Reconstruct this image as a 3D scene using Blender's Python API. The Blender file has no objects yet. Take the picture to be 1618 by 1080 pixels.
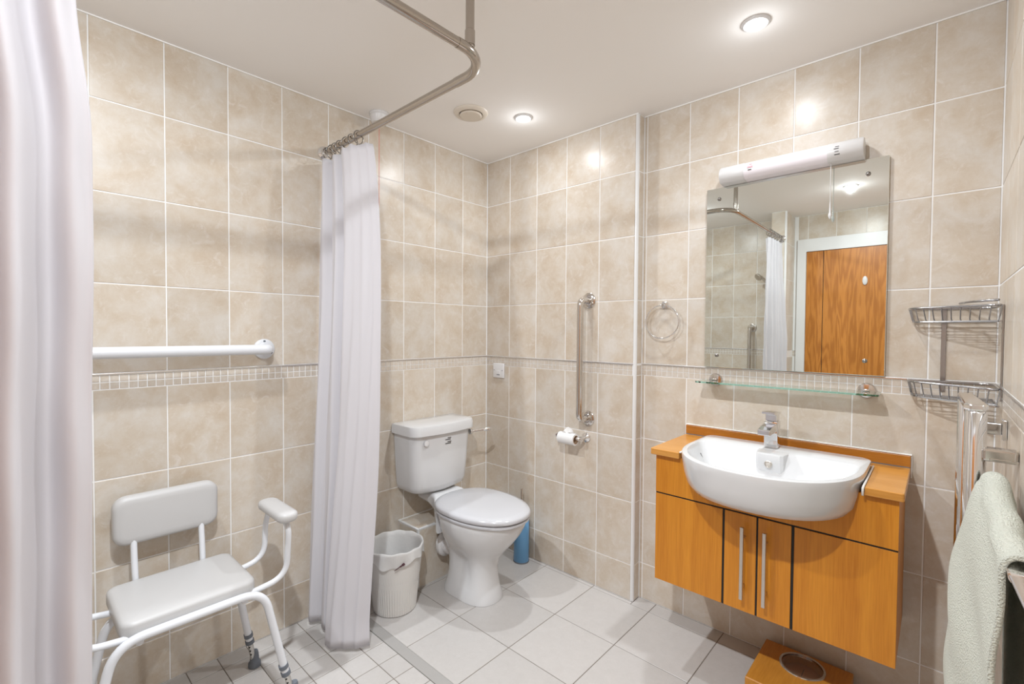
import bpy, bmesh, math, random
from mathutils import Vector, Matrix

random.seed(7)
scene = bpy.context.scene
COL = scene.collection
PI = math.pi

# ------------------------------------------------------------------ camera, world, lights, exposure
cam_d = bpy.data.cameras.new('camera')
cam_d.sensor_fit = 'HORIZONTAL'
cam_d.sensor_width = 36.0
cam_d.lens = 737.38 * 36.0 / 1618.0
cam_d.clip_start = 0.02
cam = bpy.data.objects.new('camera', cam_d)
COL.objects.link(cam)
YAW, PITCH, ROLL = 0.74105, -0.02291, 0.00684
fw = Vector((-math.sin(YAW) * math.cos(PITCH), math.cos(YAW) * math.cos(PITCH), math.sin(PITCH)))
r0 = Vector((math.cos(YAW), math.sin(YAW), 0.0))
u0 = r0.cross(fw)
rt = r0 * math.cos(ROLL) + u0 * math.sin(ROLL)
up = u0 * math.cos(ROLL) - r0 * math.sin(ROLL)
cam.matrix_world = Matrix(((rt.x, up.x, -fw.x, 2.0580), (rt.y, up.y, -fw.y, -2.0180),
                           (rt.z, up.z, -fw.z, 1.2875), (0, 0, 0, 1)))
scene.camera = cam

world = bpy.data.worlds.new('world')
world.use_nodes = True
world.node_tree.nodes['Background'].inputs[0].default_value = (0.9, 0.88, 0.85, 1)
world.node_tree.nodes['Background'].inputs[1].default_value = 0.3
scene.world = world
scene.view_settings.view_transform = 'Standard'
scene.view_settings.look = 'None'
scene.view_settings.gamma = 1.0
scene.view_settings.use_curve_mapping = False
scene.view_settings.exposure = -0.08

# room dimensions in metres: the toilet stands against x = 0, the basin wall is y = YB
YB, XE, XR, ZC, YD = 0.0595, 1.004, 2.192, 2.309, -2.635
SPOTS = [(0.569, -0.321), (1.591, -0.328), (1.586, -1.871), (0.56, -1.88)]  # the last one is invented, out of view, to light the shower side
SPOT_POWER = 8.2
SPOT_GAIN = [0.95, 0.95, 2.2, 1.35]                            # door-side lamps raised as frontal fill for the lower walls
for i, (sx, sy) in enumerate(SPOTS):                       # three known ceiling downlights and the added one
    ld = bpy.data.lights.new('downlight_lamp', 'AREA')
    ld.shape = 'DISK'
    ld.size = 0.062
    ld.energy = SPOT_POWER * 0.62 * SPOT_GAIN[i]
    ld.color = (0.895, 0.95, 1.0)
    ld.use_nodes = True                                     # gentle falloff, as an exposure-blended photograph records it
    lnt = ld.node_tree
    fo = lnt.nodes.new('ShaderNodeLightFalloff')
    fo.inputs['Strength'].default_value = 1.0
    lnt.links.new(fo.outputs['Linear'], lnt.nodes['Emission'].inputs['Strength'])
    ld.spread = math.radians(172)
    lo = bpy.data.objects.new('downlight_lamp', ld)
    lo.location = (sx, sy, ZC - 0.0105)
    COL.objects.link(lo)
    pd = bpy.data.lights.new('downlight_fill', 'POINT')      # added point light below each lens, brightens upper walls and ceiling
    pd.shadow_soft_size = 0.018
    pd.energy = SPOT_POWER * 0.55 * SPOT_GAIN[i]
    pd.color = ld.color
    pd.use_nodes = True
    pf = pd.node_tree.nodes.new('ShaderNodeLightFalloff')
    pf.inputs['Strength'].default_value = 1.0
    pd.node_tree.links.new(pf.outputs['Linear'], pd.node_tree.nodes['Emission'].inputs['Strength'])
    po = bpy.data.objects.new('downlight_fill', pd)
    po.location = (sx, sy, ZC - 0.028)
    COL.objects.link(po)

# ------------------------------------------------------------------ materials
MATS = {}
def new_mat(name):
    m = bpy.data.materials.new(name)
    m.use_nodes = True
    nt = m.node_tree
    b = nt.nodes['Principled BSDF']
    MATS[name] = m
    return m, nt, b

def plain(name, col, rough=0.4, metal=0.0, coat=0.0, spec=0.5, bump=0.0, bscale=300.0):
    m, nt, b = new_mat(name)
    b.inputs['Base Color'].default_value = (*col, 1)
    b.inputs['Roughness'].default_value = rough
    b.inputs['Metallic'].default_value = metal
    b.inputs['Coat Weight'].default_value = coat
    b.inputs['Specular IOR Level'].default_value = spec
    tc = nt.nodes.new('ShaderNodeTexCoord')
    n = nt.nodes.new('ShaderNodeTexNoise')
    n.inputs['Scale'].default_value = bscale if bump else 40.0
    n.inputs['Detail'].default_value = 3
    nt.links.new(tc.outputs['Object'], n.inputs['Vector'])
    if bump:
        bp = nt.nodes.new('ShaderNodeBump')
        bp.inputs['Strength'].default_value = bump
        bp.inputs['Distance'].default_value = 0.002
        nt.links.new(n.outputs['Fac'], bp.inputs['Height'])
        nt.links.new(bp.outputs['Normal'], b.inputs['Normal'])
    else:                                                   # faint wear in the gloss
        mr = nt.nodes.new('ShaderNodeMapRange')
        mr.inputs['To Min'].default_value = max(rough - 0.03, 0.01)
        mr.inputs['To Max'].default_value = rough + 0.03
        nt.links.new(n.outputs['Fac'], mr.inputs['Value'])
        nt.links.new(mr.outputs['Result'], b.inputs['Roughness'])
    return m

def stone_tile(name, c_lo, c_mid, c_hi, rough=0.22, scale=9.0, bump=0.08, spec=0.5):
    """Mottled travertine-look glaze, varied from tile to tile."""
    m, nt, b = new_mat(name)
    N, L = nt.nodes, nt.links
    tc = N.new('ShaderNodeTexCoord')
    oi = N.new('ShaderNodeObjectInfo')
    mul = N.new('ShaderNodeMath'); mul.operation = 'MULTIPLY'; mul.inputs[1].default_value = 60.0
    L.new(oi.outputs['Random'], mul.inputs[0])
    add = N.new('ShaderNodeVectorMath'); add.operation = 'ADD'
    L.new(tc.outputs['Object'], add.inputs[0]); L.new(mul.outputs[0], add.inputs[1])
    n1 = N.new('ShaderNodeTexNoise'); n1.inputs['Scale'].default_value = scale
    n1.inputs['Detail'].default_value = 9; n1.inputs['Roughness'].default_value = 0.70
    n1.inputs['Distortion'].default_value = 0.25
    L.new(add.outputs[0], n1.inputs['Vector'])
    cr = N.new('ShaderNodeValToRGB')
    e = cr.color_ramp.elements
    e[0].position = 0.32; e[0].color = (*c_lo, 1)
    e[1].position = 0.66; e[1].color = (*c_hi, 1)
    x = cr.color_ramp.elements.new(0.48); x.color = (*c_mid, 1)
    L.new(n1.outputs['Fac'], cr.inputs['Fac'])
    n2 = N.new('ShaderNodeTexNoise'); n2.inputs['Scale'].default_value = scale * 2.6
    n2.inputs['Detail'].default_value = 8; n2.inputs['Roughness'].default_value = 0.75
    n2.inputs['Distortion'].default_value = 1.6
    L.new(add.outputs[0], n2.inputs['Vector'])
    r2 = N.new('ShaderNodeMapRange')
    r2.inputs['From Min'].default_value = 0.53; r2.inputs['From Max'].default_value = 0.66
    r2.inputs['To Min'].default_value = 0.0; r2.inputs['To Max'].default_value = 0.60
    L.new(n2.outputs['Fac'], r2.inputs['Value'])
    mx = N.new('ShaderNodeMix'); mx.data_type = 'RGBA'
    L.new(r2.outputs['Result'], mx.inputs['Factor'])
    L.new(cr.outputs['Color'], mx.inputs[6])
    mx.inputs[7].default_value = (min(c_hi[0] * 1.06, 1), min(c_hi[1] * 1.07, 1), min(c_hi[2] * 1.1, 1), 1)
    hs = N.new('ShaderNodeHueSaturation')
    mr = N.new('ShaderNodeMapRange'); mr.inputs['To Min'].default_value = 0.95; mr.inputs['To Max'].default_value = 1.04
    L.new(oi.outputs['Random'], mr.inputs['Value']); L.new(mr.outputs['Result'], hs.inputs['Value'])
    L.new(mx.outputs[2], hs.inputs['Color']); L.new(hs.outputs['Color'], b.inputs['Base Color'])
    b.inputs['Roughness'].default_value = rough
    b.inputs['Specular IOR Level'].default_value = spec
    bp = N.new('ShaderNodeBump'); bp.inputs['Strength'].default_value = bump; bp.inputs['Distance'].default_value = 0.0015
    L.new(n1.outputs['Fac'], bp.inputs['Height']); L.new(bp.outputs['Normal'], b.inputs['Normal'])
    return m

def wood(name, c_lo, c_hi, grain='Z', scale=14.0, stretch=0.06, rough=0.35, rings=False):
    m, nt, b = new_mat(name)
    N, L = nt.nodes, nt.links
    tc = N.new('ShaderNodeTexCoord')
    mp = N.new('ShaderNodeMapping')
    s = [1.0, 1.0, 1.0]; s['XYZ'.index(grain)] = stretch
    mp.inputs['Scale'].default_value = s
    L.new(tc.outputs['Object'], mp.inputs['Vector'])
    n1 = N.new('ShaderNodeTexNoise'); n1.inputs['Scale'].default_value = scale
    n1.inputs['Detail'].default_value = 5; n1.inputs['Distortion'].default_value = 0.4
    L.new(mp.outputs[0], n1.inputs['Vector'])
    fac = n1.outputs['Fac']
    if rings:                                                # cathedral grain
        w = N.new('ShaderNodeMath'); w.operation = 'MULTIPLY'; w.inputs[1].default_value = 90.0
        L.new(fac, w.inputs[0])
        sn = N.new('ShaderNodeMath'); sn.operation = 'SINE'; L.new(w.outputs[0], sn.inputs[0])
        mr = N.new('ShaderNodeMapRange'); mr.inputs['From Min'].default_value = -1
        L.new(sn.outputs[0], mr.inputs['Value'])
        fac = mr.outputs['Result']
    n2 = N.new('ShaderNodeTexNoise'); n2.inputs['Scale'].default_value = scale * 14
    n2.inputs['Detail'].default_value = 3
    L.new(mp.outputs[0], n2.inputs['Vector'])
    mix = N.new('ShaderNodeMath'); mix.operation = 'MULTIPLY_ADD'; mix.inputs[1].default_value = 0.45
    L.new(n2.outputs['Fac'], mix.inputs[0])
    sc = N.new('ShaderNodeMath'); sc.operation = 'MULTIPLY'; sc.inputs[1].default_value = 0.55
    L.new(fac, sc.inputs[0]); L.new(sc.outputs[0], mix.inputs[2])
    cr = N.new('ShaderNodeValToRGB')
    cr.color_ramp.elements[0].position = 0.25; cr.color_ramp.elements[0].color = (*c_lo, 1)
    cr.color_ramp.elements[1].position = 0.75; cr.color_ramp.elements[1].color = (*c_hi, 1)
    L.new(mix.outputs[0], cr.inputs['Fac']); L.new(cr.outputs['Color'], b.inputs['Base Color'])
    b.inputs['Roughness'].default_value = rough
    return m

def cloth_mat(name, col, rough=0.75, trans=0.25, bump=0.15, bscale=500.0, sheen=0.0):
    m, nt, b = new_mat(name)
    N, L = nt.nodes, nt.links
    b.inputs['Base Color'].default_value = (*col, 1)
    b.inputs['Roughness'].default_value = rough
    b.inputs['Sheen Weight'].default_value = sheen
    b.inputs['Specular IOR Level'].default_value = 0.3
    tr = N.new('ShaderNodeBsdfTranslucent'); tr.inputs['Color'].default_value = (*col, 1)
    ms = N.new('ShaderNodeMixShader'); ms.inputs['Fac'].default_value = trans
    out = N['Material Output']
    L.new(b.outputs[0], ms.inputs[1]); L.new(tr.outputs[0], ms.inputs[2]); L.new(ms.outputs[0], out.inputs['Surface'])
    tc = N.new('ShaderNodeTexCoord')
    n = N.new('ShaderNodeTexNoise'); n.inputs['Scale'].default_value = bscale; n.inputs['Detail'].default_value = 4
    L.new(tc.outputs['Object'], n.inputs['Vector'])
    bp = N.new('ShaderNodeBump'); bp.inputs['Strength'].default_value = bump; bp.inputs['Distance'].default_value = 0.004
    L.new(n.outputs['Fac'], bp.inputs['Height']); L.new(bp.outputs['Normal'], b.inputs['Normal'])
    return m

M_TILE = stone_tile('wall_tile_glaze', (0.52, 0.422, 0.322), (0.572, 0.495, 0.408), (0.622, 0.572, 0.512), rough=0.30, scale=8, spec=0.4)
M_MOSAIC = stone_tile('mosaic_glaze', (0.53, 0.45, 0.365), (0.57, 0.50, 0.425), (0.62, 0.565, 0.505), scale=40)
M_FLOOR = stone_tile('floor_tile_glaze', (0.45, 0.425, 0.405), (0.465, 0.44, 0.42), (0.48, 0.455, 0.435), rough=0.33, scale=30, bump=0.02)
M_GROUT = plain('white_grout', (0.82, 0.81, 0.80), 0.8, bump=0.2, bscale=400)
M_FGROUT = plain('grey_floor_grout', (0.15, 0.125, 0.10), 0.85, bump=0.2, bscale=400)
M_CEIL = plain('ceiling_paint', (0.93, 0.905, 0.88), 0.9, bump=0.03, bscale=120)
M_WHITE = plain('white_plastic', (0.70, 0.69, 0.69), 0.3)
M_TRIM = plain('white_trim', (0.72, 0.72, 0.72), 0.35)
M_CERAMIC = plain('vitreous_china', (0.66, 0.66, 0.665), 0.09, coat=0.3)
M_SEAT = plain('toilet_seat_plastic', (0.54, 0.54, 0.56), 0.14)
M_CHROME = plain('chrome', (0.80, 0.80, 0.81), 0.07, metal=1.0)
M_STEEL = plain('polished_steel', (0.66, 0.63, 0.60), 0.13, metal=1.0)
M_WIRE = plain('rack_wire', (0.42, 0.42, 0.43), 0.16, metal=1.0)
M_RING = plain('ring_steel', (0.30, 0.29, 0.28), 0.2, metal=1.0)
M_NICKEL = plain('satin_nickel', (0.62, 0.58, 0.53), 0.36, metal=1.0)
M_STRIP = plain('metal_strip', (0.74, 0.72, 0.70), 0.25, metal=1.0)
M_RAIL = plain('curtain_rail_steel', (0.47, 0.43, 0.39), 0.16, metal=1.0)
M_VENEER = wood('oak_veneer', (0.44, 0.135, 0.003), (0.70, 0.285, 0.022), 'Z', 20, 0.035, 0.38)
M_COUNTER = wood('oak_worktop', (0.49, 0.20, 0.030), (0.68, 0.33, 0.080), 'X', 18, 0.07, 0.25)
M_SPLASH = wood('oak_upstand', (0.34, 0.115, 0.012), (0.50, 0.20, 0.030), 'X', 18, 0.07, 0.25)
M_DOOR = wood('door_oak', (0.39, 0.135, 0.018), (0.53, 0.205, 0.035), 'Z', 7, 0.09, 0.35, rings=True)
M_BAMBOO = wood('scale_wood', (0.42, 0.16, 0.015), (0.62, 0.28, 0.04), 'Y', 12, 0.1, 0.4)
M_BLACK = plain('dark_gap', (0.01, 0.008, 0.006), 0.7)
M_CURTAIN = cloth_mat('curtain_fabric', (0.80, 0.785, 0.815), 0.55, 0.35, 0.12, 22)
M_TOWEL = cloth_mat('towel_terry', (0.88, 0.885, 0.75), 0.95, 0.08, 1.0, 330, 0.4)
for _n in M_TOWEL.node_tree.nodes:
    if _n.type == 'BUMP': _n.inputs['Distance'].default_value = 0.012
M_LINER = cloth_mat('bin_bag_film', (0.85, 0.84, 0.83), 0.3, 0.45, 0.4, 60)
M_PAPER = cloth_mat('tissue_paper', (0.87, 0.86, 0.85), 0.9, 0.2, 0.2, 300)
M_BLUE = plain('blue_plastic', (0.145, 0.36, 0.63), 0.32)
M_BIN = plain('bin_plastic', (0.66, 0.64, 0.61), 0.4)
M_CARD = plain('cardboard_tube', (0.45, 0.30, 0.19), 0.9)
M_TUBE = plain('white_powder_coat', (0.72, 0.73, 0.76), 0.25)
M_PAD = plain('padded_vinyl', (0.53, 0.52, 0.515), 0.42, bump=0.05, bscale=220)
M_GREY = plain('grey_rubber', (0.14, 0.155, 0.18), 0.6)
M_ALU = plain('leg_aluminium', (0.62, 0.60, 0.57), 0.3, metal=1.0)
M_TAN = plain('tan_sleeve', (0.66, 0.54, 0.40), 0.45)
M_STEP = plain('grey_threshold', (0.33, 0.315, 0.30), 0.55, bump=0.15, bscale=250)
M_RED = plain('red_cord', (0.75, 0.12, 0.09), 0.6)
M_INK = plain('dark_print', (0.07, 0.065, 0.065), 0.6)
M_PINK = plain('pink_print', (0.80, 0.42, 0.47), 0.6)
M_MARK = plain('maroon_print', (0.06, 0.012, 0.02), 0.6)
M_VENT = plain('cream_vent_plastic', (0.72, 0.65, 0.56), 0.4)
M_DIFF = plain('opal_diffuser', (0.86, 0.81, 0.85), 0.25)
M_SILICONE = plain('white_silicone', (0.86, 0.85, 0.83), 0.35)
M_DIAL = plain('scale_dial', (0.42, 0.20, 0.10), 0.4)

m, nt, b = new_mat('mirror_silver')
b.inputs['Base Color'].default_value = (0.83, 0.87, 0.84, 1)
b.inputs['Metallic'].default_value = 1.0
b.inputs['Roughness'].default_value = 0.012
tcm = nt.nodes.new('ShaderNodeTexCoord'); nm = nt.nodes.new('ShaderNodeTexNoise'); nm.inputs['Scale'].default_value = 3
mrm = nt.nodes.new('ShaderNodeMapRange'); mrm.inputs['To Min'].default_value = 0.006; mrm.inputs['To Max'].default_value = 0.016
nt.links.new(tcm.outputs['Object'], nm.inputs['Vector']); nt.links.new(nm.outputs['Fac'], mrm.inputs['Value'])
nt.links.new(mrm.outputs['Result'], b.inputs['Roughness'])
M_MIRROR = m

m, nt, b = new_mat('shelf_glass')                            # float glass: clear faces, green body
b.inputs['Base Color'].default_value = (0.90, 0.97, 0.95, 1)
b.inputs['Roughness'].default_value = 0.01
b.inputs['Transmission Weight'].default_value = 1.0
b.inputs['IOR'].default_value = 1.5
va = nt.nodes.new('ShaderNodeVolumeAbsorption')
va.inputs['Color'].default_value = (0.22, 0.80, 0.66, 1)
va.inputs['Density'].default_value = 9.0
nt.links.new(va.outputs[0], nt.nodes['Material Output'].inputs['Volume'])
M_GLASS = m

m, nt, b = new_mat('dial_window')
b.inputs['Base Color'].default_value = (1, 1, 1, 1)
b.inputs['Roughness'].default_value = 0.02
b.inputs['Transmission Weight'].default_value = 1.0
b.inputs['IOR'].default_value = 1.45
M_WINDOW = m

m = bpy.data.materials.new('lamp_glow'); m.use_nodes = True
nt = m.node_tree; nt.nodes.clear()
em = nt.nodes.new('ShaderNodeEmission'); em.inputs['Color'].default_value = (1, 0.97, 0.93, 1); em.inputs['Strength'].default_value = 12
ou = nt.nodes.new('ShaderNodeOutputMaterial'); nt.links.new(em.outputs[0], ou.inputs[0])
M_GLOW = m

# ------------------------------------------------------------------ mesh helpers (world coordinates)
def world_loc(o):
    v = Vector((0, 0, 0))
    while o is not None:
        v += o.location
        o = o.parent
    return v

def obj(name, bm, mat, parent=None, smooth=False, at=None, label=None):
    """Link bm (built in world coordinates) as one mesh object, its origin at its parent's base or at `at`."""
    bmesh.ops.recalc_face_normals(bm, faces=bm.faces[:])
    base = world_loc(parent) if parent else Vector(at) if at else Vector((0, 0, 0))
    bmesh.ops.translate(bm, verts=bm.verts[:], vec=-base)
    me = bpy.data.meshes.new(name)
    bm.to_mesh(me); bm.free()
    for mm in (mat if isinstance(mat, (list, tuple)) else [mat]):
        me.materials.append(mm)
    if smooth:
        me.polygons.foreach_set('use_smooth', [True] * len(me.polygons))
        if smooth is not True:
            me.set_sharp_from_angle(angle=math.radians(smooth))
    o = bpy.data.objects.new(name, me)
    COL.objects.link(o)
    if parent: o.parent = parent
    else: o.location = base
    if label: o['label'] = label
    return o

def tag(o, label, cat, group=None):
    o['label'] = label; o['category'] = cat
    if group: o['group'] = group
    return o

def thing(name, loc, label, cat, group=None):
    o = bpy.data.objects.new(name, None)
    o.location = loc; o.empty_display_size = 0.05
    COL.objects.link(o)
    return tag(o, label, cat, group)

def structure(o):
    o['kind'] = 'structure'
    return o

def stuff(o):
    o['kind'] = 'stuff'
    return o

def B(): return bmesh.new()

def box(bm, lo, hi, bev=0.0, seg=2):
    r = bmesh.ops.create_cube(bm, size=1.0)
    vs = r['verts']
    for v in vs:
        v.co = Vector([lo[i] + (v.co[i] + 0.5) * (hi[i] - lo[i]) for i in range(3)])
    if bev:
        es = list({e for v in vs for e in v.link_edges})
        bmesh.ops.bevel(bm, geom=es, offset=bev, segments=seg, affect='EDGES', profile=0.5)
    return bm

def rings(bm, rs, cap0=True, cap1=True, closed=False):
    """Loft a list of closed loops of equal length."""
    L = [[bm.verts.new(p) for p in r] for r in rs]
    n = len(L[0])
    pairs = list(zip(L[:-1], L[1:]))
    if closed: pairs.append((L[-1], L[0]))
    for a, b_ in pairs:
        for i in range(n):
            j = (i + 1) % n
            bm.faces.new((a[i], a[j], b_[j], b_[i]))
    if not closed:
        if cap0: bm.faces.new(L[0][::-1])
        if cap1: bm.faces.new(L[-1])
    return L

def fillet(pts, rad, n=6):
    """Round the corners of a polyline."""
    P = [Vector(p) for p in pts]
    out = [P[0]]
    for i in range(1, len(P) - 1):
        a, c, d = P[i - 1], P[i], P[i + 1]
        r = rad[i - 1] if isinstance(rad, (list, tuple)) else rad
        u, w = (a - c), (d - c)
        r_ = min(r, u.length * 0.49, w.length * 0.49)
        s, e = c + u.normalized() * r_, c + w.normalized() * r_
        for k in range(n + 1):
            t = k / n
            out.append(s * (1 - t) ** 2 + c * 2 * t * (1 - t) + e * t * t)
    out.append(P[-1])
    return out

def tube(bm, pts, r, seg=12, closed=False, flat=None):
    """Sweep a circle (or an ellipse: flat = factor on the second axis) along pts; r is a number or a list."""
    P = [Vector(p) for p in pts]
    n = len(P)
    T = []
    for i in range(n):
        if closed: t = P[(i + 1) % n] - P[i - 1]
        else: t = P[min(i + 1, n - 1)] - P[max(i - 1, 0)]
        T.append(t.normalized())
    a = Vector((0, 0, 1)) if abs(T[0].z) < 0.9 else Vector((1, 0, 0))
    u = T[0].cross(a).normalized()
    out = []
    for i in range(n):
        if i:
            u = (u - T[i] * u.dot(T[i])).normalized()
        v = T[i].cross(u)
        rr = r[i] if isinstance(r, (list, tuple)) else r
        out.append([P[i] + u * (rr * math.cos(2 * PI * k / seg)) + v * (rr * (flat or 1) * math.sin(2 * PI * k / seg)) for k in range(seg)])
    rings(bm, out, closed=closed)
    return bm

def lathe(bm, prof, origin, axis=(0, 0, 1), seg=32, cap=True):
    """prof: (radius, height along axis) pairs."""
    ax = Vector(axis).normalized()
    a = Vector((1, 0, 0)) if abs(ax.x) < 0.9 else Vector((0, 1, 0))
    u = ax.cross(a).normalized(); v = ax.cross(u)
    o = Vector(origin)
    rs = [[o + ax * h + (u * math.cos(2 * PI * k / seg) + v * math.sin(2 * PI * k / seg)) * max(r, 1e-4) for k in range(seg)] for r, h in prof]
    rings(bm, rs, cap0=cap, cap1=cap)
    return bm

def prism(bm, poly, axis, lo, hi):
    """Extrude a 2D polygon along axis ('x','y','z')."""
    def mk(p, h):
        return {'x': (h, p[0], p[1]), 'y': (p[0], h, p[1]), 'z': (p[0], p[1], h)}[axis]
    rings(bm, [[mk(p, lo) for p in poly], [mk(p, hi) for p in poly]])
    return bm

def rrect(x0, x1, y0, y1, r, n=5):
    pts = []
    for cx, cy, a0 in ((x1 - r, y1 - r, 0), (x0 + r, y1 - r, 90), (x0 + r, y0 + r, 180), (x1 - r, y0 + r, 270)):
        for k in range(n + 1):
            a = math.radians(a0 + 90 * k / n)
            pts.append((cx + r * math.cos(a), cy + r * math.sin(a)))
    return pts

def grid(bm, fn, nu, nv):
    V = [[bm.verts.new(fn(i / nu, j / nv)) for j in range(nv + 1)] for i in range(nu + 1)]
    for i in range(nu):
        for j in range(nv):
            bm.faces.new((V[i][j], V[i + 1][j], V[i + 1][j + 1], V[i][j + 1]))
    return V

def solid(o, th, offset=0.0, sub=0):
    md = o.modifiers.new('solidify', 'SOLIDIFY'); md.thickness = th; md.offset = offset
    if sub:
        s = o.modifiers.new('subsurf', 'SUBSURF'); s.levels = sub; s.render_levels = sub
    return o

# ------------------------------------------------------------------ tiled surfaces
JOINT = 0.0039
TILE_MESH = {}
def tile_mesh(w, h, nrm, mat, joint=JOINT, deep=0.006, bev=0.0012, key=''):
    """A tile w x h (cell size) whose face lies at 0 along nrm; local origin at the face centre."""
    k = (round(w, 4), round(h, 4), nrm, mat.name, key)
    if k in TILE_MESH: return TILE_MESH[k]
    bm = B()
    a, c = (w - joint) / 2, (h - joint) / 2
    n = {'+x': Vector((1, 0, 0)), '-x': Vector((-1, 0, 0)), '+y': Vector((0, 1, 0)), '-y': Vector((0, -1, 0)), '+z': Vector((0, 0, 1))}[nrm]
    uu = Vector((0, 1, 0)) if n.x else Vector((1, 0, 0))
    vv = Vector((0, 1, 0)) if n.z else Vector((0, 0, 1))
    rs = []
    for (ia, d) in ((0, -deep), (0, -bev), (bev, 0)):
        rs.append([uu * (sx * (a - ia)) + vv * (sy * (c - ia)) + n * d for sx, sy in ((-1, -1), (1, -1), (1, 1), (-1, 1))])
    rings(bm, rs, cap0=False)
    bmesh.ops.recalc_face_normals(bm, faces=bm.faces[:])
    if (bm.faces[:][-1].normal.dot(n)) < 0:
        bmesh.ops.reverse_faces(bm, faces=bm.faces[:])
    me = bpy.data.meshes.new('tile'); bm.to_mesh(me); bm.free()
    me.materials.append(mat)
    TILE_MESH[k] = me
    return me

def place_tile(parent, u0_, u1_, v0_, v1_, nrm, plane, mat=None, name='tile', joint=JOINT, jitter=0.0004, key=''):
    w, h = u1_ - u0_, v1_ - v0_
    if w < joint * 1.6 or h < joint * 1.6: return
    me = tile_mesh(w, h, nrm, mat or M_TILE, joint, key=key)
    o = bpy.data.objects.new(name, me)
    uc, vc = (u0_ + u1_) / 2, (v0_ + v1_) / 2
    d = plane + random.uniform(-jitter, 0) * (1 if nrm[0] == '+' else -1)
    p = {'x': Vector((d, uc, vc)), 'y': Vector((uc, d, vc)), 'z': Vector((uc, vc, d))}[nrm[1]]
    COL.objects.link(o)
    o.parent = parent
    o.location = p - world_loc(parent)
    return o

ROWS = [0.0, 0.173, 0.4757, 0.7787, 1.0826]
ROWS_UP = [1.1375, 1.4389, 1.7420, 2.0450, ZC]
MZ0, MZ1 = 1.0826, 1.1310
def spans(lo, hi, first, pitch):
    e = [lo]
    k = math.ceil((lo - first) / pitch - 1e-6)
    x = first + k * pitch
    while x < hi - 1e-4:
        if x > lo + 0.012: e.append(x)
        x += pitch
    e.append(hi)
    return list(zip(e[:-1], e[1:]))

def tile_wall(wall, nrm, plane, cols, zmin=0.0, zmax=ZC, skip=None, mos_single=None):
    for (a, c) in cols:
        for rows in (ROWS, ROWS_UP):
            for z0, z1 in zip(rows[:-1], rows[1:]):
                if z1 <= zmin or z0 >= zmax: continue
                if skip and skip(a, c, z0, z1): continue
                place_tile(wall, a, c, z0, z1, nrm, plane)
    lo, hi = cols[0][0], cols[-1][1]
    zmid = (MZ0 + MZ1) / 2
    bm = B(); rest = 0
    pitch = 0.0253
    n = {'+x': 'x', '-x': 'x', '+y': 'y', '-y': 'y'}[nrm]
    sg = 1 if nrm[0] == '+' else -1
    for z0, z1 in ((MZ0, zmid), (zmid, MZ1)):
        for (a, c) in spans(lo, hi, lo, pitch):
            if skip and skip(a, c, z0, z1): continue
            if mos_single and mos_single(a, c):
                place_tile(wall, a, c, z0, z1, nrm, plane, M_MOSAIC, 'mosaic_tile', 0.0030, 0.0004, 'm')
            else:
                d0, d1 = sorted((plane, plane - sg * 0.005)); g = 0.0015
                if c - a < 0.006: continue
                if n == 'x': box(bm, (d0, a + g, z0 + g), (d1, c - g, z1 - g))
                else: box(bm, (a + g, d0, z0 + g), (c - g, d1, z1 - g))
                rest += 1
    if rest: stuff(obj('mosaic_band', bm, M_MOSAIC, wall))
    else: bm.free()
    # bright metal dado strip above the mosaic
    bm = B()
    d = 0.0025
    if n == 'x':
        x0, x1 = sorted((plane - sg * 0.004, plane + sg * d))
        box(bm, (x0, lo, MZ1 + 0.0004), (x1, hi, ROWS_UP[0] - 0.0004), 0.001, 2)
    else:
        y0, y1 = sorted((plane - sg * 0.004, plane + sg * d))
        box(bm, (lo, y0, MZ1 + 0.0004), (hi, y1, ROWS_UP[0] - 0.0004), 0.001, 2)
    obj('dado_strip', bm, M_STRIP, wall)

G = 0.0016                                                    # how far the grout lies behind the tile faces
def wall_body(name, lo, hi, mat=M_GROUT):
    return structure(obj(name, box(B(), lo, hi), mat, at=((lo[0] + hi[0]) / 2, (lo[1] + hi[1]) / 2, lo[2])))

TW = 0.2025
w_left = wall_body('wall_left', (-0.12, YD - 0.12, -0.1), (-G, 0.2, ZC + 0.1))
tile_wall(w_left, '+x', 0.0, spans(YD, -0.0005, -0.1986 - 20 * TW, TW), mos_single=lambda a, c: -2.02 < a and c < -0.93)

w_back = wall_body('wall_back', (-G, G, -0.1), (XE - G, 0.2, ZC + 0.1))
tile_wall(w_back, '-y', 0.0, spans(0.0005, 0.9915, 0.1893, TW))
bm = B()                                                      # white quadrant trim on the outer corner
prism(bm, [(0.9915, 0.004)] + [(0.9925 + 0.0125 * math.sin(a), 0.010 - 0.0125 * math.cos(a)) for a in [PI / 2 * k / 6 for k in range(7)]] + [(1.001, 0.0125)], 'z', 0.001, ZC - 0.0005)
structure(obj('trim_1', bm, M_TRIM, at=(0.998, 0.004, 0.0)))
ret = wall_body('wall_return', (XE - G, 0.012, 0.0), (XE - G + 0.0001, YB + 0.05, ZC))
for rows in (ROWS, ROWS_UP):
    for z0, z1 in zip(rows[:-1], rows[1:]):
        place_tile(ret, 0.0125, YB, z0, z1, '+x', XE)
place_tile(ret, 0.0125, YB, MZ0, MZ1, '+x', XE, M_MOSAIC, 'mosaic_tile')

w_basin = wall_body('wall_basin', (XE - G + 0.0002, YB + G, -0.1), (XR + 0.12, 0.2, ZC + 0.1))
tile_wall(w_basin, '-y', YB, spans(XE + 0.0005, XR - 0.0005, 1.2224, TW))

w_right = wall_body('wall_right', (XR + G, YD - 0.12, -0.1), (XR + 0.12, YB + G - 0.0001, ZC + 0.1))
tile_wall(w_right, '-x', XR, spans(YD + 0.0005, YB - 0.0005, YB - 0.2045 - 20 * TW, TW))

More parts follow.
